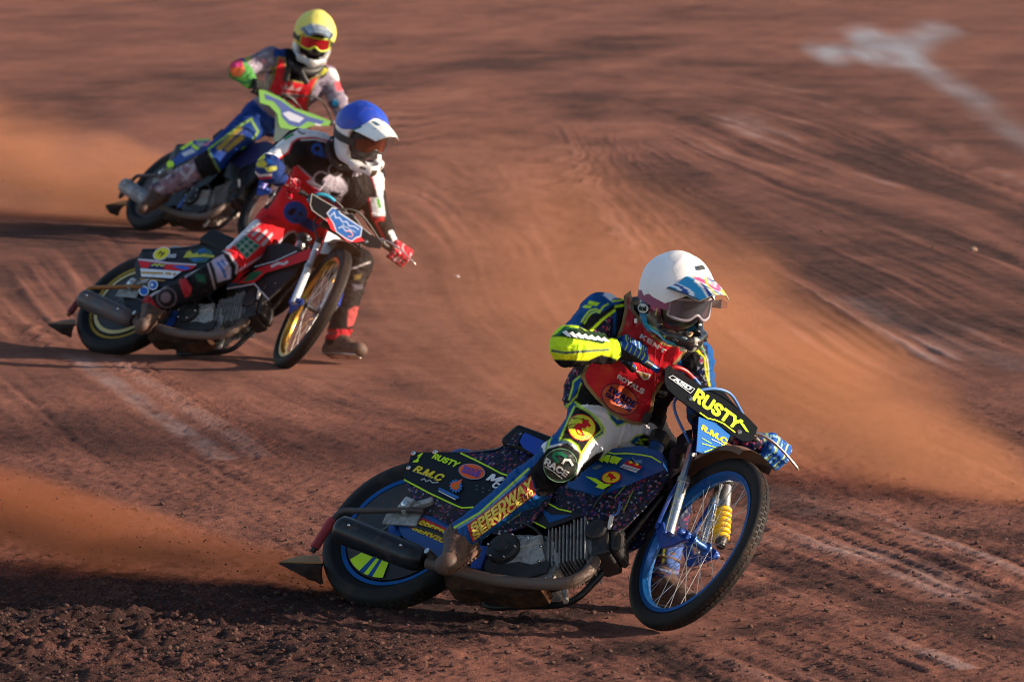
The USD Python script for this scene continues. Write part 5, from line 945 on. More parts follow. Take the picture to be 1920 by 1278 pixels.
def lens_look(name, tint, rough=.08, metal=.35):
    return usdkit.material(stage, '/World/Looks/' + name, {'t': ('transparent_bsdf', {'color': tuple(min(1, x * 4) for x in tint)}), 'd': ('principled_bsdf', {'base_color': tint, 'metallic': metal, 'roughness': rough, 'coat_weight': 1.0, 'specular_ior_level': .8}), 'm': ('mix_closure', {'fac': .75})}, [('t.BSDF', 'm.closure1'), ('d.BSDF', 'm.closure2')], surface='m.closure')
make_rider1()

# ---------------------------------------------------------------- bike 2: black, red and white, gold rims
bike2 = Bike(bike_pose(-2.1276, 10.1750, -.6816, .7634, .0205, -.5596), 'speedway_bike', 'black red and white speedway bike with gold rims, between the other two')
black_pl = mat('black_gloss', (.005, .005, .007), .38, spec=.3, dirt=.15); red_pl = mat('red_plastic', (.45, .010, .018), .35, coat=.3, dirt=.3)
C2 = palette(rim=mat('rim_gold', (.55, .30, .05), .28, 1., dirt=.2), panel=black_pl, panel2=black_pl, tank=black_pl, seat=LOOKS['seat_black'], cover=black_pl, disc='ring', handle=LOOKS['steel'], neck=LOOKS['steel'], deflector_bar=mat('deflector_rust', (.24, .09, .02), .45, .4, dirt=.3), sleeve=mat('dark_red_rubber', (.14, .012, .018), .6, dirt=.3), silencer=mat('silencer_grey', (.07, .075, .085), .35, .6, dirt=.75), fork=mat('fork_white', (.62, .66, .70), .35, .2, dirt=.3), throttle=mat('throttle_cyan', (.02, .28, .45), .35, .3), bar=mat('bar_black', (.02, .02, .022), .35, .4), cable=LOOKS['black_plastic'], spring=mat('spring_blue', (.01, .05, .40), .4), hub=mat('hub_dark', (.05, .05, .06), .4, .6), flap=mat('flap_brown', (.22, .09, .025), .6, bump=.5, scale=60, dirt=.8))
build_bike(bike2, C2, [(538, 346), (746, 478)])
def b2_prints():
    b, P = bike2, bike2.path; z = lambda *p: Z(15, *p); c = z((672, 378))[0]
    prints(b, P, [(ellipse(c, 17, 11.4, -.45), (.55, .55, .60)), (ellipse(c, 15, 9.6, -.45), (.62, .55, .02)), (stroke(z((600, 400), (660, 340), (690, 400), (740, 350)), 2.2), BLACK), (stroke(z((640, 440), (720, 380)), 2.), BLACK), (z((820, 398), (975, 388), (958, 470), (760, 462)), (.30, .32, .38)),
        (z((1200, 470), (1300, 370), (1420, 300), (1530, 265), (1680, 340), (1720, 420), (1560, 560), (1330, 575)), (.03, .10, .10)), (z((1110, 468), (1190, 345), (1250, 325), (1300, 400), (1400, 370), (1420, 420), (1530, 390), (1740, 425), (1720, 470), (1500, 450), (1350, 460)), (.42, .40, .05)), (z((1390, 345), (1480, 288), (1575, 322), (1540, 352)), (.01, .08, .36)), (z((1250, 480), (1560, 492), (1330, 562)), (.02, .12, .30)),
        (z((210, 490), (480, 510), (800, 562), (1380, 598), (1370, 632), (790, 598), (470, 555), (215, 525)), (.50, .40, .46)), (z((218, 535), (470, 565), (790, 605), (1365, 642), (1300, 700), (1120, 745), (700, 700), (268, 668)), RED), (z((470, 580), (775, 608), (715, 700), (428, 680)), NAVY), (stroke(z((480, 640), (560, 600), (590, 640), (640, 605), (680, 640), (750, 620)), 2.6), (.45, .50, .03)), (z((915, 645), (1100, 632), (1285, 685), (1160, 728), (1000, 690)), (.01, .10, .48)),
        (z((262, 690), (1090, 750), (900, 892), (282, 855)), (.62, .64, .70)), (z((280, 758), (720, 772), (720, 812), (280, 798)), (.38, .22, .04)), (z((762, 775), (885, 780), (885, 822), (762, 816)), (.38, .22, .04)), (z((925, 790), (990, 792), (940, 850), (920, 840)), (.38, .22, .04)), (z((250, 890), (770, 930), (740, 955), (250, 922)), (.30, .16, .04)),
        (sg.Point(*z((520, 1030))[0]).buffer(9.4), (.55, .56, .62)), (sg.Point(*z((520, 1030))[0]).buffer(7.2), (.01, .09, .40)), (sg.Point(*z((500, 1030))[0]).buffer(3.2), (.55, .56, .62)), (sg.Point(*z((340, 1150))[0]).buffer(9.5), (.55, .56, .62)), (sg.Point(*z((345, 1155))[0]).buffer(7.2), (.01, .09, .40))], -.110, off=.001)
    z = lambda *p: Z(24, *p)
    prints(b, P, [(z((1180, 650), (1420, 480), (1600, 425), (1859, 315), (1990, 260), (1990, 380), (1859, 425), (1500, 535), (1380, 640)), RED), (z((1245, 640), (1330, 540), (1400, 510), (1480, 520), (1380, 610)), (.02, .12, .06)), (stroke(z((1560, 470), (1640, 430), (1700, 440), (1745, 410)), 5), (.55, .45, .45)), (stroke(z((1380, 470), (1600, 410), (1840, 300)), 1.6), (.6, .6, .64)), (stroke(z((1080, 710), (1380, 655), (1540, 830)), 3), (.40, .34, .36))], -.097, off=.002)
    z = lambda *p: Z(23, *p); sh = group_part(P, 'number_shield')
    panel(b, sh, 'shield', z((340, 185), (500, 275), (660, 365), (860, 478), (965, 488), (1045, 590), (1115, 690), (1250, 800), (1400, 910), (1380, 1010), (1190, 985), (1100, 935), (980, 915), (880, 905), (740, 815), (650, 705), (600, 625), (430, 505), (345, 445), (312, 360)), None, shield_black, .004, SHIELD, True)
    panel(b, sh, 'lower_shield', z((600, 740), (740, 815), (850, 905), (720, 962), (600, 1082), (485, 1072), (520, 980)), None, mat('shield_white', (.62, .66, .68), .35, coat=.3, dirt=.2), .003, SHIELD, True, off=-.005)
    panel(b, sh, 'side_wing', z((595, 700), (612, 770), (520, 985), (478, 1075), (425, 1092), (540, 860)), None, red_pl, .003, SHIELD, True, off=-.012)
    edge = z((350, 195), (500, 285), (660, 375), (860, 488), (955, 498), (1035, 598), (1105, 700), (1240, 810)); edge2 = z((600, 618), (430, 497), (355, 440), (325, 360), (350, 200))
    prints(b, sh, [(stroke(edge, 1.8), (.18, .17, .17)), (stroke(edge2, 1.8), (.18, .17, .17)), (z((555, 555), (640, 590), (690, 680), (720, 780), (640, 730), (598, 640)), RED), (z((745, 800), (860, 870), (1060, 835), (1140, 905), (990, 922), (880, 912)), RED),
        (z((565, 490), (650, 400), (750, 425), (775, 480), (1105, 705), (1085, 840), (1005, 870), (945, 918), (860, 880), (710, 775), (660, 640)), (.30, .33, .42)), (z((585, 495), (655, 420), (740, 445), (760, 500), (1085, 715), (1068, 825), (1000, 850), (940, 898), (865, 862), (725, 765), (680, 640)), (.006, .07, .26)),
        (stroke(z((620, 540), (680, 480), (700, 560), (760, 560), (800, 620), (870, 620), (900, 680), (980, 690), (1050, 740)), 2.6), (.24, .30, .45)), (stroke(z((740, 720), (800, 690), (850, 760), (920, 750), (960, 820)), 2.4), (.24, .30, .45)), (stroke(z((800, 650), (830, 690), (890, 720), (1000, 780)), 1.6), (.24, .30, .45)), (stroke(z((850, 770), (900, 760), (960, 810), (940, 850), (880, 840)), 1.5), (.5, .2, .25))], None, SHIELD, True, off=.0055)
    for p in z((1155, 918), (310, 880)): bolt(b, sh, b.on([p], None, SHIELD, True, .008)[0], .012)
b2_prints()
def make_rider2():
    A = at; bk = bike2; gR, gL = bk.grips
    J = dict(pelvis=A(548, 432, 10.23), chest=A(632, 345, 9.90), hipR=A(520, 425, 10.13), hipL=A(588, 442, 10.40), kneeR=A(428, 500, 9.66), kneeL=A(670, 494, 9.80), ankR=A(284, 573, 9.76), ankL=A(633, 636, 9.60), shR=A(560, 271, 9.78), shL=A(693, 327, 10.00), elR=A(507, 316, 9.50), elL=A(708, 408, 9.96), neck=A(640, 285, 9.78), head=A(679, 256, 9.66))
    wR = gR + unit(J['elR'] - gR) * .12; wL = gL + unit(J['elL'] - gL) * .085; calf = A(362, 540, 9.70)
    caps = [(J['hipR'], J['pelvis'], .115, .12, 'hips'), (J['pelvis'], J['hipL'], .12, .11, 'hips'), (A(530, 415, 10.13), A(560, 370, 10.03), .115, .115, 'waist'), (A(585, 430, 10.23), A(620, 390, 10.08), .115, .112, 'waist'), (A(560, 370, 10.03), A(592, 325, 9.88), .115, .122, 'torso'), (A(620, 390, 10.08), A(660, 355, 9.98), .112, .112, 'torso'), (A(592, 325, 9.88), A(660, 355, 9.98), .122, .115, 'torso'),
            (A(595, 308, 9.84), J['shR'], .11, .084, 'shoulderR'), (A(655, 340, 9.94), J['shL'], .105, .078, 'shoulderL'), (A(592, 272, 9.80), A(660, 305, 9.88), .080, .078, 'collar'), (J['neck'], J['head'], .074, .07, 'neck'), (J['head'], J['head'] + [0, 0, .03], .098, .09, 'head'),
            (J['shR'], J['elR'], .080, .072, 'armR'), (J['elR'], wR, .074, .046, 'foreR'), (J['shL'], J['elL'], .075, .060, 'armL'), (J['elL'], wL, .060, .046, 'foreL'),
            (J['hipR'], J['kneeR'], .118, .080, 'thighR'), (J['kneeR'], calf, .078, .072, 'shinR'), (calf, J['ankR'], .072, .056, 'shinR'), (J['hipL'], J['kneeL'], .11, .078, 'thighL'), (J['kneeL'], J['ankL'], .078, .062, 'shinL')]
    r = Rider('rider in black white and red suit with blue helmet cover', J, caps, .0068)
    z21 = lambda *p: Z(21, *p); z24 = lambda *p: Z(24, *p); z23 = lambda *p: Z(23, *p); z7 = lambda *p: Z(7, *p); z22 = lambda *p: Z(22, *p)
    LIL = (.40, .36, .44)
    r.base(['thighR', 'hips'], RED); r.base(['foreR'], (.01, .03, .14)); r.base(['head'], (.3, .2, .16))
    up = ['armR', 'shoulderR', 'collar', 'torso', 'shoulderL']
    r.dyes(up, [(z21((80, 380), (380, 215), (560, 90), (700, 30), (860, 70), (1000, 190), (970, 262), (760, 196), (540, 220), (470, 300), (445, 385), (290, 515), (200, 465)), WHITE), (stroke(z21((290, 515), (440, 400), (485, 265), (560, 220), (720, 205), (970, 255)), 3), RED), (stroke(z21((580, 240), (760, 225), (950, 275)), 2), WHITE), (z21((360, 225), (480, 150), (505, 172), (395, 245)), (.01, .25, .06)), (stroke(z21((545, 120), (600, 160), (640, 150)), 3), (.05, .05, .08)), (stroke(z21((230, 330), (280, 340), (250, 370), (230, 345)), 2), (.1, .15, .4))])
    r.dyes(['foreR', 'armR'], [(z21((60, 440), (150, 420), (160, 480), (70, 520)), (.55, .52, .05)), (z21((40, 540), (140, 500), (190, 560), (150, 600), (60, 590)), (.45, .42, .05)), (z21((180, 480), (260, 520), (250, 560), (190, 540)), (.01, .09, .38)), (z21((150, 600), (300, 580), (310, 630), (200, 660)), (.5, .52, .10)), (stroke(z21((10, 640), (90, 700), (240, 690)), 4), (.55, .5, .5)), (stroke(z21((0, 690), (90, 735), (240, 720)), 4), (.35, .01, .02))])
    body_ = ['torso', 'waist', 'hips', 'thighR', 'shoulderR', 'shoulderL']
    r.dyes(body_, [(z21((490, 540), (620, 640), (700, 700), (860, 880), (1100, 1090), (1345, 1278), (1345, 1700), (-400, 1700), (0, 1240), (220, 960), (330, 800), (430, 690)), RED), (stroke(z21((530, 545), (620, 625), (700, 700), (790, 740)), 2.4), LIL),
        (sg.Point(*z21((1010, 615))[0]).buffer(13.5), LIL), (sg.Point(*z21((835, 725))[0]).buffer(15), LIL), (sg.Polygon(ellipse(z21((1000, 795))[0], 25, 18, .55)), LIL), (z21((640, 750), (760, 700), (900, 860), (1060, 960), (1110, 900), (1060, 1030), (880, 900), (780, 850)), LIL), (sg.Point(*z21((1010, 615))[0]).buffer(11.5), BLACK), (sg.Point(*z21((835, 725))[0]).buffer(12.5), BLACK), (sg.Polygon(ellipse(z21((960, 780))[0], 17, 13, .55)), LIL), (z21((925, 865), (1080, 895), (1020, 940), (950, 925)), BLACK), (z21((815, 860), (875, 870), (860, 895)), BLACK), (stroke(z21((870, 790), (930, 720)), 1.5), (.2, .15, .25)), (stroke(z21((760, 860), (1060, 1080)), 4), (.14, .05, .22)), (stroke(z21((650, 770), (1090, 1040)), 2), (.35, .01, .03))])
    key = sg.Point(*z21((785, 350))[0]).buffer(11).difference(sg.Point(*z21((785, 345))[0]).buffer(5)).union(sg.Polygon(z21((850, 370), (965, 465), (940, 482), (860, 450), (800, 430))))
    r.dyes(['torso', 'shoulderR', 'collar'], [(key, (.006, .08, .36)), (sg.Point(*z21((1278, 668))[0]).buffer(8.5), LIL), (sg.Point(*z21((1278, 668))[0]).buffer(6.5), BLACK), (z21((1255, 640), (1300, 645), (1290, 690), (1260, 680)), LIL)])
    r.dyes(['torso', 'shoulderL', 'armL', 'collar'], [(z22((690, 990), (830, 1010), (960, 1230), (960, 1400), (880, 1400), (800, 1180)), WHITE), (stroke(z22((650, 1075), (740, 1130), (800, 1270), (850, 1400)), 3.0), (.45, .03, .08))])
    r.dyes(['armL', 'foreL', 'shoulderL'], [(z23((1250, -120), (1420, -120), (1420, 230), (1340, 230), (1310, 60)), WHITE), (z23((1225, 250), (1420, 235), (1460, 520), (1265, 525)), WHITE), (z23((1320, 258), (1370, 255), (1405, 400), (1350, 395)), (.06, .30, .03)), (stroke(z23((1210, 235), (1255, 520), (1290, 590)), 3.4), RED), (stroke(z23((1300, 590), (1380, 750), (1480, 930)), 3.4), RED), (z23((1290, 540), (1440, 520), (1440, 590), (1330, 610)), (.50, .03, .03)), (z23((1500, 740), (1570, 730), (1680, 960), (1610, 990)), WHITE)])
    leg = ['thighR', 'hips', 'waist', 'shinR', 'thighL', 'torso']
    r.dyes(leg, [(z24((1200, 570), (1560, 285), (1740, 95), (1800, 70), (1900, 120), (1950, 300), (1420, 455)), BLACK), (stroke(z24((1225, 515), (1560, 285), (1740, 90), (1800, 75), (1859, 150)), 2.8), LIL), (z24((1060, 250), (1340, -40), (1400, -60), (1440, -20), (1100, 285)), (.60, .60, .66)), (stroke(z24((1110, 275), (1440, -10)), 2.2), LIL)] +
        [(z24((1340 + 55 * i, 118 + 52 * i), (1425 + 90 * i - 10 * i * i, 38 + 5 * i + 10 * i * i), (1448 + 85 * i - 10 * i * i, 70 + 8 * i + 8 * i * i), (1368 + 55 * i, 145 + 52 * i)), (.42, .40, .46)) for i in range(3)] +
        [(z24((1285, 122), (1450, 238), (1312, 382), (1172, 235)), (.30, .38, .36))] + [([tuple(np.array(z24((1285, 122))[0]) * (1 - u) * (1 - v) + np.array(z24((1450, 238))[0]) * u * (1 - v) + np.array(z24((1312, 382))[0]) * u * v + np.array(z24((1172, 235))[0]) * (1 - u) * v) for u, v in ((i / 3 + .04, j / 3 + .04), (i / 3 + .3, j / 3 + .04), (i / 3 + .3, j / 3 + .3), (i / 3 + .04, j / 3 + .3))], (.005, .13, .085)) for i in range(3) for j in range(3)] +
        [(sg.Polygon(ellipse(z21((490, 1130))[0], 23, 21, .3)).union(sg.Polygon(z23((160, 520), (290, 540), (455, 650), (370, 755), (170, 650)))), (.006, .05, .26)), (z21((385, 1130), (440, 1080), (510, 1070), (500, 1110), (440, 1170), (410, 1165)), BLACK), (z21((540, 1110), (590, 1150), (570, 1180), (530, 1150)), BLACK), (z21((470, 1200), (520, 1210), (500, 1240)), BLACK)])
    knee = ['thighR', 'shinR']
    r.dyes(knee, [(z24((1040, 270), (1130, 320), (1240, 480), (1200, 600), (1000, 760), (700, 700), (860, 440)), BLACK), (stroke(z24((1040, 285), (1130, 330), (1215, 460), (1205, 550)), 3.4), LIL), (stroke(z24((1110, 340), (1190, 480)), 2.), BLACK), (z24((925, 405), (1060, 335), (1150, 490), (1145, 600), (1000, 640), (970, 500)), (.34, .32, .46)), (stroke(z24((1000, 420), (1060, 500), (1090, 590)), 5), (.01, .10, .38)), (stroke(z24((1040, 400), (1090, 460)), 4), (.01, .10, .38)), (stroke(z24((940, 370), (885, 420), (935, 560), (970, 720)), 2.6), (.42, .36, .40)), (stroke(z24((240, 795), (570, 575)), 4.4), (.42, .36, .40)), (stroke(z24((640, 580), (795, 475)), 4), (.42, .36, .40)), (z24((565, 605), (650, 590), (720, 700), (700, 780), (640, 805)), (.32, .02, .03)), (z24((740, 540), (860, 560), (875, 650), (780, 625)), (.01, .06, .035)), (sg.Point(*z24((440, 805))[0]).buffer(19).difference(sg.Point(*z24((440, 805))[0]).buffer(17)), (.16, .11, .13)), (sg.Point(*z24((430, 800))[0]).buffer(10), (.13, .09, .11)), (z24((130, 790), (230, 740), (310, 870), (400, 965), (300, 1000)), (.30, .012, .02))])
    r.dyes(['shinL', 'thighL'], [(stroke(z7((920, 370), (1090, 305)), 3), (.4, .36, .38)), (z7((915, 690), (960, 660), (1000, 660), (990, 800), (910, 825)), (.30, .05, .05)), (z7((680, 840), (960, 840), (950, 945), (680, 905)), (.32, .012, .02)), (z7((960, 410), (1020, 400), (1010, 440), (960, 450)), (.12, .08, .02)), (z7((940, 490), (1030, 480), (1030, 520), (960, 530)), (.07, .06, .08))])
    r.finish(suit)
    def gp(f, b_, u, n, N):
        c = np.tile((.42, .008, .03), (N, 1)); c[(meshkit.fbm(np.c_[f, b_, u] * 60, 2, 3) > .6) & (n > 0)] = (.55, .30, .32); c[n < -.6] = (.05, .01, .015); return c
    dR, dL = bk.bar_dir; glove(r, wR, gR, -dR, unit(J['elR'] - gR) * .4 + np.array([0, -.5, .5]), -1, glv, gp, size=1.4); glove(r, wL, gL, dL, np.array([.55, -.45, .55]), 1, glv, gp, size=1.3)
    boot(r, J['ankR'], calf - J['ankR'], A(250, 600, 9.62) - J['ankR'], 1, LOOKS['boot_leather'], shaft=.05, flex=.15, sole_to=(.35, -.75, -.6)); boot(r, J['ankL'], J['kneeL'] - J['ankL'], A(700, 660, 9.35) - J['ankL'], 1, LOOKS['boot_leather'], True, shaft=.10)
    def shell(V):
        x, y, z = V.T; c = np.tile((.66, .66, .67), (len(V), 1)); c[(np.abs(z + .02) < .03) & (x > .05) & (x < .11)] = (.015, .015, .017); c[(x > .145) & (np.abs(y) < .016) & (z < -.118)] = (.05, .04, .035); c[(x > .1) & (np.abs(np.abs(y) - .055) < .012) & (np.abs(z + .118) < .007)] = (.05, .05, .055); return c
    def peak(u, v):
        n = meshkit.noise(np.array([[u * 4, v * 5, 5.]]), 3)[0]; return (.03, .10, .16) if n > .80 and v < .6 else (.70, .75, .77)
    g, T = helmet(r, J['head'], math.radians(-58), math.radians(10), math.radians(14), dict(shell=shell, peak=peak, cover=mat('cover_blue', (.010, .048, .40), .42, bump=.12, scale=120, dirt=.1), low=.045, seed=4, lens=lens_look('lens_brown', (.10, .025, .015), .10), frame=mat('goggle_black', (.015, .015, .016), .4), strap=mat('strap_black', (.015, .015, .016), .7)), 1.10)
    nk = J['neck']; ax = unit(J['head'] - nk); e1 = unit(np.cross(ax, [0, 0, 1])); e2 = np.cross(ax, e1); a = np.linspace(0, 2 * PI, 33)
    r.add('collar', tube(np.array([nk - ax * .01 + (.09 * math.cos(x) * e1 + .085 * math.sin(x) * e2) for x in a]), .02, 10), LOOKS['collar_black'], smooth=60)
make_rider2()

# ---------------------------------------------------------------- bike 3: blue and neon, farthest back
bike3 = Bike(bike_pose(-2.45, 18.6213, -.9191, .698, .004, -.1532), 'speedway_bike', 'blue and neon green speedway bike farthest back, half hidden behind another rider')
blue3 = mat('blue_plastic_deep', (.006, .03, .22), .4, coat=.2, dirt=.25)
C3 = palette(rim=mat('rim_black', (.03, .03, .035), .4, .5, dirt=.3), panel=black_pl, panel2=black_pl, tank=mat('plastic_indigo', (.012, .012, .06), .4, dirt=.3), seat=LOOKS['seat_black'], cover=black_pl, disc='plain', handle=LOOKS['black_plastic'], neck=LOOKS['black_plastic'], sleeve=mat('brown_rubber', (.10, .03, .02), .7, dirt=.6), silencer=mat('silencer_pale', (.30, .31, .33), .35, .6, dirt=.9), fork=mat('fork_violet', (.16, .14, .40), .35, .4, dirt=.3), throttle=LOOKS['black_plastic'], bar=LOOKS['bar_black'], cable=LOOKS['black_plastic'], hub=LOOKS['hub_dark'], alloy=mat('muddy_alloy', (.34, .32, .31), .6, .5, bump=.35, scale=160, dirt=.9))
build_bike(bike3, C3, [(484, 168), (650, 246)])
def b3_prints():
    b, P = bike3, bike3.path; z = lambda *p: Z(26, *p)
    prints(b, P, [(z((600, 505), (700, 400), (790, 315), (960, 300), (930, 360), (860, 395), (830, 440), (640, 545)), (.008, .05, .26)), (z((675, 385), (790, 312), (800, 335), (700, 402)), NEON), (z((820, 300), (960, 292), (950, 318), (830, 325)), (.25, .40, .12)), (z((800, 345), (860, 385), (835, 405), (780, 370)), NEON), (z((690, 435), (790, 388), (825, 420), (720, 465)), (.5, .5, .58)), (sg.Point(*z((590, 535))[0]).buffer(7), NEON), (z((820, 340), (900, 330), (920, 360), (860, 375)), (.28, .27, .33)), (z((905, 350), (955, 325), (965, 350), (915, 370)), (.6, .12, .22)), (stroke(z((530, 590), (610, 560)), 3), (.20, .34, .02))], -.110, off=.001)
    prints(b, P, [(stroke(z((780, 740), (800, 735)), 9), (.30, .45, .02)), (z((820, 690), (900, 670), (930, 720), (840, 750)), (.05, .05, .22))], -.085, off=.002)
    z = lambda *p: Z(25, *p); sh = group_part(P, 'number_shield')
    panel(b, sh, 'shield', z((345, 845), (400, 850), (560, 925), (700, 1025), (880, 1085), (1065, 1158), (1045, 1205), (880, 1205), (740, 1258), (560, 1225), (540, 1180), (530, 1090), (450, 1005), (355, 975)), None, mat('shield_neon', (.065, .17, .025), .5, spec=.2), .004, SHIELD, True)
    panel(b, sh, 'lower_shield', Z(8, (935, 590), (1000, 620), (1060, 680), (1000, 690), (950, 735), (925, 740), (935, 660)), None, mat('shield_grey', (.012, .03, .035), .5, spec=.2), .003, SHIELD, True, off=-.005)
    prints(b, sh, [(z((400, 885), (560, 955), (700, 1055), (850, 1118), (1005, 1160), (960, 1192), (830, 1162), (740, 1222), (640, 1192), (570, 1112), (560, 1042), (490, 962), (410, 942)), (.003, .022, .13)), (z((578, 1082), (640, 1062), (795, 1130), (745, 1175), (650, 1152)), (.22, .24, .32)), (stroke(z((900, 1190), (960, 1205)), 3), (.3, .3, .34))], None, SHIELD, True, off=.0055)
b3_prints()
def make_rider3():
    A = at; bk = bike3; gR, gL = bk.grips
    J = dict(pelvis=A(508, 222, 18.37), chest=A(550, 150, 18.10), hipR=A(487, 220, 18.25), hipL=A(530, 230, 18.50), kneeR=A(394, 303, 18.00), kneeL=A(572, 288, 18.6), ankR=A(292, 361, 18.10), ankL=A(560, 372, 18.45), shR=A(509, 111, 18.00), shL=A(612, 145, 18.20), elR=A(449, 132, 17.80), elL=A(634, 192, 18.10), neck=A(572, 112, 18.05), head=A(589, 71, 17.93))
    wR = gR + unit(J['elR'] - gR) * .085; wL = gL + unit(J['elL'] - gL) * .085; calf = A(348, 332, 18.05)
    caps = [(J['hipR'], J['pelvis'], .115, .12, 'hips'), (J['pelvis'], J['hipL'], .12, .11, 'hips'), (A(497, 212, 18.30), A(518, 180, 18.20), .112, .112, 'waist'), (A(527, 222, 18.40), A(548, 190, 18.25), .112, .112, 'waist'), (A(518, 180, 18.20), A(535, 145, 18.10), .112, .125, 'torso'), (A(548, 190, 18.25), A(575, 160, 18.17), .112, .118, 'torso'), (A(535, 145, 18.10), A(575, 160, 18.17), .125, .118, 'torso'), (A(535, 130, 18.07), J['shR'], .10, .082, 'shoulderR'), (A(580, 150, 18.15), J['shL'], .10, .078, 'shoulderL'), (A(540, 112, 18.05), A(592, 128, 18.11), .08, .078, 'collar'), (J['neck'], J['head'], .074, .07, 'neck'), (J['head'], J['head'] + [0, 0, .03], .098, .09, 'head'),
            (J['shR'], J['elR'], .078, .064, 'armR'), (J['elR'], wR, .076, .050, 'foreR'), (J['shL'], J['elL'], .072, .058, 'armL'), (J['elL'], wL, .058, .045, 'foreL'), (J['hipR'], J['kneeR'], .118, .092, 'thighR'), (J['kneeR'], calf, .085, .074, 'shinR'), (calf, J['ankR'], .074, .058, 'shinR'), (J['hipL'], J['kneeL'], .11, .078, 'thighL'), (J['kneeL'], J['ankL'], .076, .060, 'shinL')]
    r = Rider('rider in red bib with grey sleeves and yellow helmet cover', J, caps, .0085)
    z = lambda *p: Z(25, *p); z26 = lambda *p: Z(26, *p); MAU = (.20, .17, .23)
    r.base(['armR', 'armL', 'shoulderR', 'shoulderL', 'torso', 'waist', 'foreL'], MAU); r.base(['foreR'], (.06, .22, .05)); r.base(['thighR', 'thighL', 'hips'], (.006, .035, .20)); r.base(['shinR', 'shinL'], (.20, .12, .15)); r.base(['collar', 'neck'], BLACK); r.base(['head'], (.3, .2, .16))
    m = np.isin(r.key, ['armR', 'armL', 'shoulderR', 'shoulderL', 'shinR']); n = meshkit.fbm(r.V * 22, 3, 6)[m]; c = r.dye[m]; c[n > .60] = (.32, .30, .36); c[n < .38] = (.06, .05, .08); r.dye[m] = c
    tor = ['torso', 'waist', 'collar', 'shoulderR', 'shoulderL', 'armL', 'armR']
    r.dyes(tor, [(z((610, 500), (930, 580), (930, 700), (800, 790), (640, 760)), BLACK), (z((505, 445), (615, 445), (615, 530), (505, 530)), (.012, .05, .25)), (z((535, 395), (605, 395), (590, 445)), (.55, .22, .30)), (z((920, 600), (1045, 640), (990, 705), (915, 655)), (.32, .32, .04)), (z((965, 550), (1065, 585), (1045, 615)), (.60, .30, .36)), (z((880, 680), (975, 700), (940, 745)), (.55, .55, .60)), (z((1045, 620), (1120, 640), (1165, 760), (1075, 720)), (.62, .55, .55)), (z((1100, 770), (1165, 745), (1185, 850), (1130, 858)), (.62, .07, .09)), (z((1090, 940), (1145, 960), (1135, 1015), (1080, 1000)), CYAN), (z((200, 500), (290, 480), (290, 590), (220, 580)), (.28, .28, .10)), (stroke(z((470, 640), (520, 640), (420, 790)), 4), (.34, .34, .10))])
    r.dyes(['foreR', 'armR'], [(z((60, 540), (190, 500), (240, 600), (160, 565)), (.01, .04, .25)), (z((80, 590), (200, 560), (235, 685), (150, 740), (80, 690)), (.55, .05, .09)), (z((110, 600), (190, 590), (200, 640), (130, 640)), (.55, .05, .22)), (z((85, 660), (225, 640), (200, 735), (110, 735)), (.72, .16, .05)), (z((140, 760), (230, 730), (280, 790), (260, 870), (190, 860)), (.16, .50, .07)), (stroke(z((150, 770), (220, 800), (290, 790)), 3), (.01, .16, .12))])
    leg = ['thighR', 'hips', 'shinR', 'waist']
    r.dyes(leg, [(stroke(z26((1340, 105), (1240, 170), (945, 395), (955, 440), (1055, 625), (1300, 460), (1520, 310), (1565, 200)), 4.0), (.26, .44, .06)), (stroke(z26((1330, 120), (1395, 230), (1345, 305)), 3.6), (.26, .44, .06)), (z26((1010, 390), (1220, 185), (1265, 195), (1055, 415)), (.34, .26, .05)), (z26((1090, 395), (1245, 250), (1275, 290), (1115, 425)), (.34, .26, .05)), (z26((1305, 370), (1380, 308), (1395, 352), (1330, 395)), (.40, .32, .05)), (sg.Point(*z26((1272, 402))[0]).buffer(6.5), (.25, .60, .02)), (z26((1100, 540), (1330, 380), (1450, 230), (1360, 330), (1180, 430)), BLACK)])
    r.dyes(['thighR', 'shinR'], [(z26((800, 480), (940, 400), (1050, 630), (900, 680), (840, 600)), BLACK)])
    r.finish(suit)
    vd = group_part(r.path, 'race_vest'); tk = ['torso', 'waist', 'collar', 'hips', 'shoulderR', 'shoulderL', 'neck']
    vest = z((555, 520), (500, 720), (440, 860), (560, 935), (700, 1035), (830, 1090), (850, 960), (900, 830), (975, 690), (900, 720), (800, 775), (640, 745), (625, 540))
    bind = r.drape(vest, tk, .026, 3.5, 8); r.add('binding', bind, mat('vest_olive', (.26, .20, .06), .6), vd, smooth=True); r.add('front_panel', r.drape(sg.Polygon(vest).buffer(-3.2), tk, .004, 3.5, 0, bind), LOOKS['vest_red'], vd, smooth=True)
    r.add('print', r.drape(sg.MultiPolygon([sg.Polygon(z((578, 800), (605, 840), (625, 780), (655, 840), (685, 775), (710, 850), (790, 815), (760, 865), (590, 850))), sg.Polygon(z((575, 870), (745, 890), (735, 940), (590, 915)))]), tk, .008, 3.5, 0, bind), ink((.42, .24, .26)), vd, smooth=True); r.add('print', r.drape(stroke(z((610, 960), (710, 1010)), 5), tk, .008, 3.5, 0, bind), ink((.50, .22, .24)), vd, smooth=True)
    def gp(f, b_, u, n, N): return np.tile((.015, .017, .018), (N, 1))
    dR, dL = bk.bar_dir; glove(r, wR, gR, -dR, np.array([-.2, -.5, .6]), -1, glv, gp); glove(r, wL, gL, dL, np.array([.4, -.5, .6]), 1, glv, gp)
    boot(r, J['ankR'], calf - J['ankR'], A(262, 378, 18.0) - J['ankR'], 1, LOOKS['boot_leather'], shaft=.06, flex=.15, sole_to=(.35, -.75, -.6)); boot(r, J['ankL'], J['kneeL'] - J['ankL'], A(590, 385, 18.2) - J['ankL'], 1, LOOKS['boot_leather'], True)
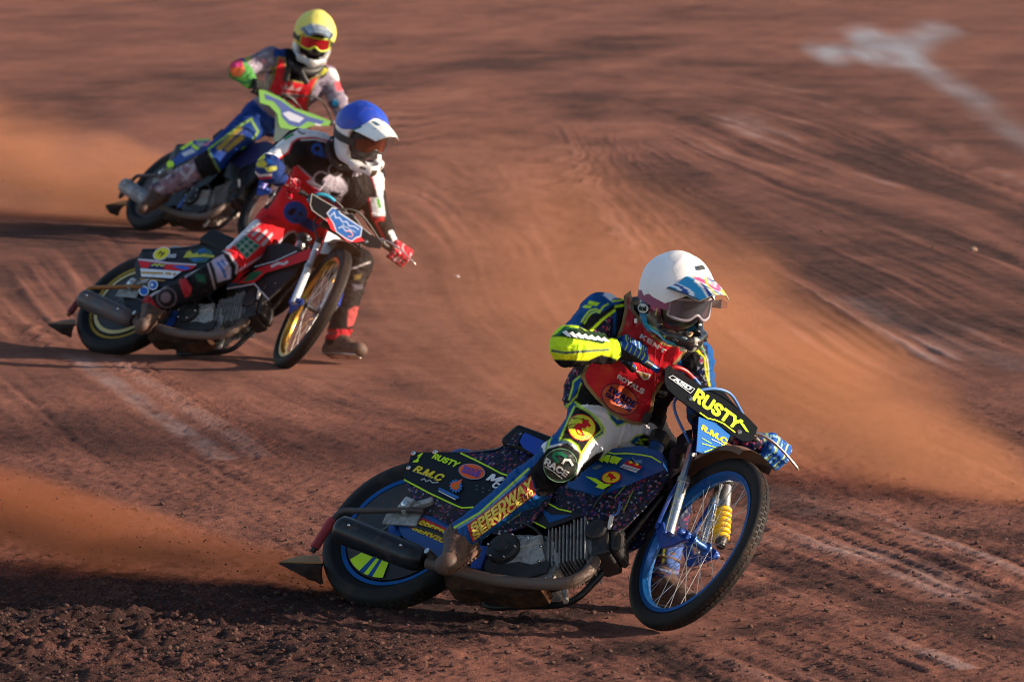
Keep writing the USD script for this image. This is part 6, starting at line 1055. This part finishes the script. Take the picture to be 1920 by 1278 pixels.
    def shell(V):
        x, y, z_ = V.T; c = np.tile((.36, .36, .37), (len(V), 1)); c[(z_ > -.05) & (x < .08)] = (.52, .44, .08); return c
    def peak(u, v): return (.03, .035, .045) if abs(u) > .8 or v > .9 else ((.16, .20, .25) if meshkit.noise(np.array([[u * 3, v * 4, 2.]]), 7)[0] > .4 else (.30, .34, .38))
    g, T = helmet(r, J['head'], math.radians(-84), math.radians(12), math.radians(12), dict(shell=shell, peak=peak, under=(.3, .3, .3), cover=mat('cover_yellow', (.62, .58, .13), .7, bump=.12, scale=120, dirt=.12), low=-.01, seed=8, lens=lens_look('lens_red', (.42, .012, .02), .08), frame=mat('goggle_neon', (.40, .55, .03), .4), strap=LOOKS['strap_black']), 1.10)
    nk = J['neck']; ax = unit(J['head'] - nk); e1 = unit(np.cross(ax, [0, 0, 1])); e2 = np.cross(ax, e1); a = np.linspace(0, 2 * PI, 33)
    r.add('neck_guard', tube(np.array([nk - ax * .02 + np.array([0, -.02, 0]) + (.12 * math.cos(x) * e1 + .10 * math.sin(x) * e2) for x in a]), .032, 12), LOOKS['collar_black'], smooth=60)
    for q in ((632, 690), (795, 720)): r.add('chest_strap', rbox(A(*z(q)[0], 17.93), (.04, .03, .11), .012, Rot.from_euler('y', 12 if q[0] < 700 else -28, degrees=True).as_matrix()), LOOKS['collar_black'], smooth=40)
make_rider3()

# ------------------------------------------------------------------ dust thrown up by the wheels: real smoke in closed hulls
def dust(name, label, A, B, w0, w1, h0, h1, dens, col=(.80, .335, .175), rise=1.0, tail=.55, seed=0., nscale=1.6, g=.25, sharp=-.3, run=2.2, fade=.55):
    A, B = np.array(A, float), np.array(B, float); d = B - A; L = np.linalg.norm(d); x = d / L; y = unit(np.cross([0, 0, 1.0], x)); z = np.cross(x, y)
    n, k = 14, 20; rows = []
    for i in range(n):
        u = i / (n - 1); c = A + d * u; a = np.arange(k) / k * 2 * PI; W, H = w0 + (w1 - w0) * u, h0 + (h1 - h0) * u; r_ = (c + W * np.cos(a)[:, None] * y + H * np.sin(a)[:, None] * z); r_[:, 2] = np.maximum(r_[:, 2], -.04); rows.append(r_)
    V = np.vstack(rows + [A[None], B[None]]); F_ = []
    for i in range(n - 1):
        for j in range(k): p, q, r_, s_ = i * k + j, i * k + (j + 1) % k, (i + 1) * k + (j + 1) % k, (i + 1) * k + j; F_ += [(p, q, r_), (p, r_, s_)]
    m_ = n * k; e = (n - 1) * k
    for j in range(k): F_ += [(m_, (j + 1) % k, j), (m_ + 1, e + j, e + (j + 1) % k)]
    def dotn(v): return ('vector_math', {'math_type': 'dot_product', 'vector2': tuple(v)})
    N = {'g': ('geometry', {}), 's': ('vector_math', {'math_type': 'subtract', 'vector2': tuple(A)}), 'u': dotn(x / L), 'v': dotn(y), 'w': dotn(z), 'W': ('math', {'math_type': 'multiply_add', 'value2': w1 - w0, 'value3': w0}), 'H': ('math', {'math_type': 'multiply_add', 'value2': h1 - h0, 'value3': h0}), 'vw': ('math', {'math_type': 'divide'}), 'wh': ('math', {'math_type': 'divide'}), 'v2': ('math', {'math_type': 'power', 'value2': 2.0}), 'w2': ('math', {'math_type': 'power', 'value2': 2.0}), 'va': ('math', {'math_type': 'absolute'}), 'wa': ('math', {'math_type': 'absolute'}), 'q2': ('math', {'math_type': 'add'}), 'q': ('math', {'math_type': 'sqrt'}),
         'cx': ('combine_xyz', {}), 'sc': ('mapping', {'location': (seed, seed * .7, 0), 'scale': (run, 1.1, 2.6)}), 'n': ('noise_texture', {'scale': nscale, 'detail': 5.0, 'roughness': .6}), 'nq': ('math', {'math_type': 'multiply_add', 'value2': 1.5, 'value3': -.75}), 'qq': ('math', {'math_type': 'add'}), 'f': ('map_range', {'range_type': 'smoothstep', 'from_min': .98, 'from_max': .12 + sharp, 'to_min': 0.0, 'to_max': 1.0, 'clamp': True}), 'lim': ('map_range', {'range_type': 'smoothstep', 'from_min': .99, 'from_max': .7, 'to_min': 0.0, 'to_max': 1.0, 'clamp': True}),
         't0': ('map_range', {'range_type': 'smoothstep', 'from_min': 0.0, 'from_max': .06, 'to_min': 0.0, 'to_max': 1.0, 'clamp': True}), 't1': ('map_range', {'range_type': 'smoothstep', 'from_min': 1.0, 'from_max': tail, 'to_min': 0.0, 'to_max': 1.0, 'clamp': True}), 'thin': ('math', {'math_type': 'multiply_add', 'value2': -fade, 'value3': 1.0}),
         'm1': ('math', {'math_type': 'multiply'}), 'm2': ('math', {'math_type': 'multiply'}), 'm3': ('math', {'math_type': 'multiply'}), 'm4': ('math', {'math_type': 'multiply'}), 'd': ('math', {'math_type': 'multiply', 'value2': dens}), 'p': ('principled_volume', {'color': col, 'anisotropy': g, 'absorption_color': (.0, .0, .0)})}
    l = [('g.position', 's.vector1'), ('s.vector', 'u.vector1'), ('s.vector', 'v.vector1'), ('s.vector', 'w.vector1'), ('u.value', 'W.value1'), ('u.value', 'H.value1'), ('v.value', 'va.value1'), ('w.value', 'wa.value1'), ('va.value', 'vw.value1'), ('W.value', 'vw.value2'), ('wa.value', 'wh.value1'), ('H.value', 'wh.value2'), ('vw.value', 'v2.value1'), ('wh.value', 'w2.value1'), ('v2.value', 'q2.value1'), ('w2.value', 'q2.value2'), ('q2.value', 'q.value1'),
         ('u.value', 'cx.x'), ('v.value', 'cx.y'), ('w.value', 'cx.z'), ('cx.vector', 'sc.vector'), ('sc.vector', 'n.vector'), ('n.fac', 'nq.value1'), ('q.value', 'qq.value1'), ('nq.value', 'qq.value2'), ('qq.value', 'f.value'), ('q.value', 'lim.value'), ('u.value', 't0.value'), ('u.value', 't1.value'), ('u.value', 'thin.value1'), ('f.result', 'm1.value1'), ('t0.result', 'm1.value2'), ('m1.value', 'm2.value1'), ('t1.result', 'm2.value2'), ('m2.value', 'm3.value1'), ('thin.value', 'm3.value2'), ('m3.value', 'm4.value1'), ('lim.result', 'm4.value2'), ('m4.value', 'd.value1'), ('d.value', 'p.density')]
    M = usdkit.material(stage, f'/World/Looks/{name}_{int(seed * 10)}', N, l, volume='p.volume')
    path = numbered('/World/' + name); gm_ = usdkit.mesh(stage, path, trimesh.Trimesh(V, F_, process=False), M, smooth=False); tag(gm_.GetPrim(), label, 'dust', None, 'stuff')
dust('dust_plume', 'brown dust with painted shade streaming from the rear wheel of the nearest bike', (-.50, .68, .02), (-4.4, 3.0, .46), .10, .85, .09, .44, 6.5, (.50, .17, .085), seed=1.3, nscale=2.2, tail=.45, sharp=.0, fade=.9)  # darker dust colour than the other plumes, standing in for shade
dust('dust_plume', 'low dust cloud behind the gold-rimmed bike at the left edge', (-2.36, 10.25, .03), (-7.0, 13.2, .85), .06, 1.5, .06, .85, 1.0, (.70, .28, .15), seed=5.1, nscale=1.5, tail=.5)
dust('dust_plume', 'bright orange dust behind the farthest bike', (-2.25, 18.95, .05), (-5.4, 21.0, .66), .34, 1.3, .40, .95, 3.0, (.82, .34, .18), seed=9.7, nscale=1.3, tail=.15, run=5.0)
dust('dust_plume', 'wide orange dust veil drifting behind the white-helmeted rider', (2.45, 3.5, .04), (-.70, 7.2, .95), .15, 1.6, .14, 1.40, 2.4, seed=14.2, nscale=1.1, tail=.28, run=6.0)

# ------------------------------------------------------------------ clods on the track and bits in the air
rng = np.random.default_rng(7)
clod_m = mat('clod_dirt', (.098, .043, .032), .95, bump=.8, scale=60)
def clod(seed, n=1):
    t = trimesh.creation.icosphere(1, 1.0); v = t.vertices * np.array([1.0, .8, .62]); v = v * (.72 + .6 * meshkit.fbm(v * 1.4 + seed * 3.1, 2, seed)[:, None]); return trimesh.Trimesh(v, t.faces, process=False)
def scatter(name, label, pos, size, m):
    pi = UsdGeom.PointInstancer.Define(stage, '/World/' + name)
    for k in range(4): usdkit.mesh(stage, f'/World/{name}/clod_{k:03d}' if k else f'/World/{name}/clod', clod(k + 1), m, smooth=False)
    pi.CreatePrototypesRel().SetTargets([Sdf.Path(f'/World/{name}/clod' + (f'_{k:03d}' if k else '')) for k in range(4)])
    n = len(pos); pi.CreateProtoIndicesAttr(Vt.IntArray.FromNumpy(rng.integers(0, 4, n).astype(np.int32))); pi.CreatePositionsAttr(Vt.Vec3fArray.FromNumpy(pos.astype(np.float32))); pi.CreateScalesAttr(Vt.Vec3fArray.FromNumpy(np.repeat(size[:, None], 3, 1).astype(np.float32)))
    q = Rot.from_euler('z', rng.uniform(0, 6.28, n)).as_quat(); pi.CreateOrientationsAttr(Vt.QuathArray([Gf.Quath(float(w[3]), float(w[0]), float(w[1]), float(w[2])) for w in q]))
    tag(pi.GetPrim(), label, 'dirt', None, 'stuff')
n = 60000; x, y = rng.uniform(-2.7, 2.7, n), rng.uniform(-1.5, 4.5, n); pr = np.clip(1.15 - np.hypot((x + 1.6) / 1.7, (y + .45) / 1.5), .0, 1) ** 1.3 * .5 + .13 * np.clip(1.2 - (y + 1.5) / 6, 0, 1); keep = rng.uniform(0, 1, n) < pr; x, y = x[keep], y[keep]
sz = .0028 + .010 * rng.uniform(0, 1, len(x)) ** 5; scatter('loose_clods', 'small clods of loose dirt strewn over the shale in the foreground', np.stack([x, y, ground_z(x, y) + sz * .3], 1), sz, clod_m)
n = 700; t = rng.uniform(0, 1, n) ** 1.2; p = np.array([-.7, .75, .05]) + t[:, None] * np.array([-2.6, 1.4, .35]) + rng.normal(0, 1, (n, 3)) * (.02 + .20 * t[:, None]) * [1, 1, .9]; p2 = np.stack([rng.uniform(-1.2, 2.6, 70), rng.uniform(3, 8, 70), rng.uniform(.1, 1.1, 70)], 1); p3 = [np.array(o_) + (q_ := rng.uniform(0, 1, 220) ** 1.4)[:, None] * np.array([-1.9, 1.1, .3]) + rng.normal(0, 1, (220, 3)) * (.03 + .18 * q_[:, None]) for o_ in ((-2.4, 10.3, .05), (-2.8, 19.0, .05))]; p = np.vstack([p, p2, *p3]); p[:, 2] = np.maximum(p[:, 2], .03)
scatter('flying_dirt', 'specks of dirt in the air behind the wheels', p, .0014 + .0042 * rng.uniform(0, 1, len(p)) ** 3, clod_m)
def lone(name, label, catg, px, r, m, Y=None):
    q = ground_at(*px) if Y is None else at(*px, Y); t = clod(5); t.vertices = t.vertices * r + q + [0, 0, r * .3]; path = numbered('/World/' + name); tag(usdkit.mesh(stage, path, t, m, smooth=False).GetPrim(), label, catg)
lone('stone', 'small pale stone lying on the streaked shale at the far right', 'stone', (1825, 470), .028, mat('stone_pale', (.26, .16, .12), .8, bump=.4, scale=40))
lone('stone', 'grey pebble on the shale between the engine and the front wheel', 'stone', (1180, 996), .012, mat('stone_grey', (.30, .26, .25), .8))
lone('paper_scrap', 'small white scrap floating in the dusty air right of the red-gloved rider', 'scrap', (857, 520), .015, mat('scrap_white', (.32, .28, .29), .7), 8.0)
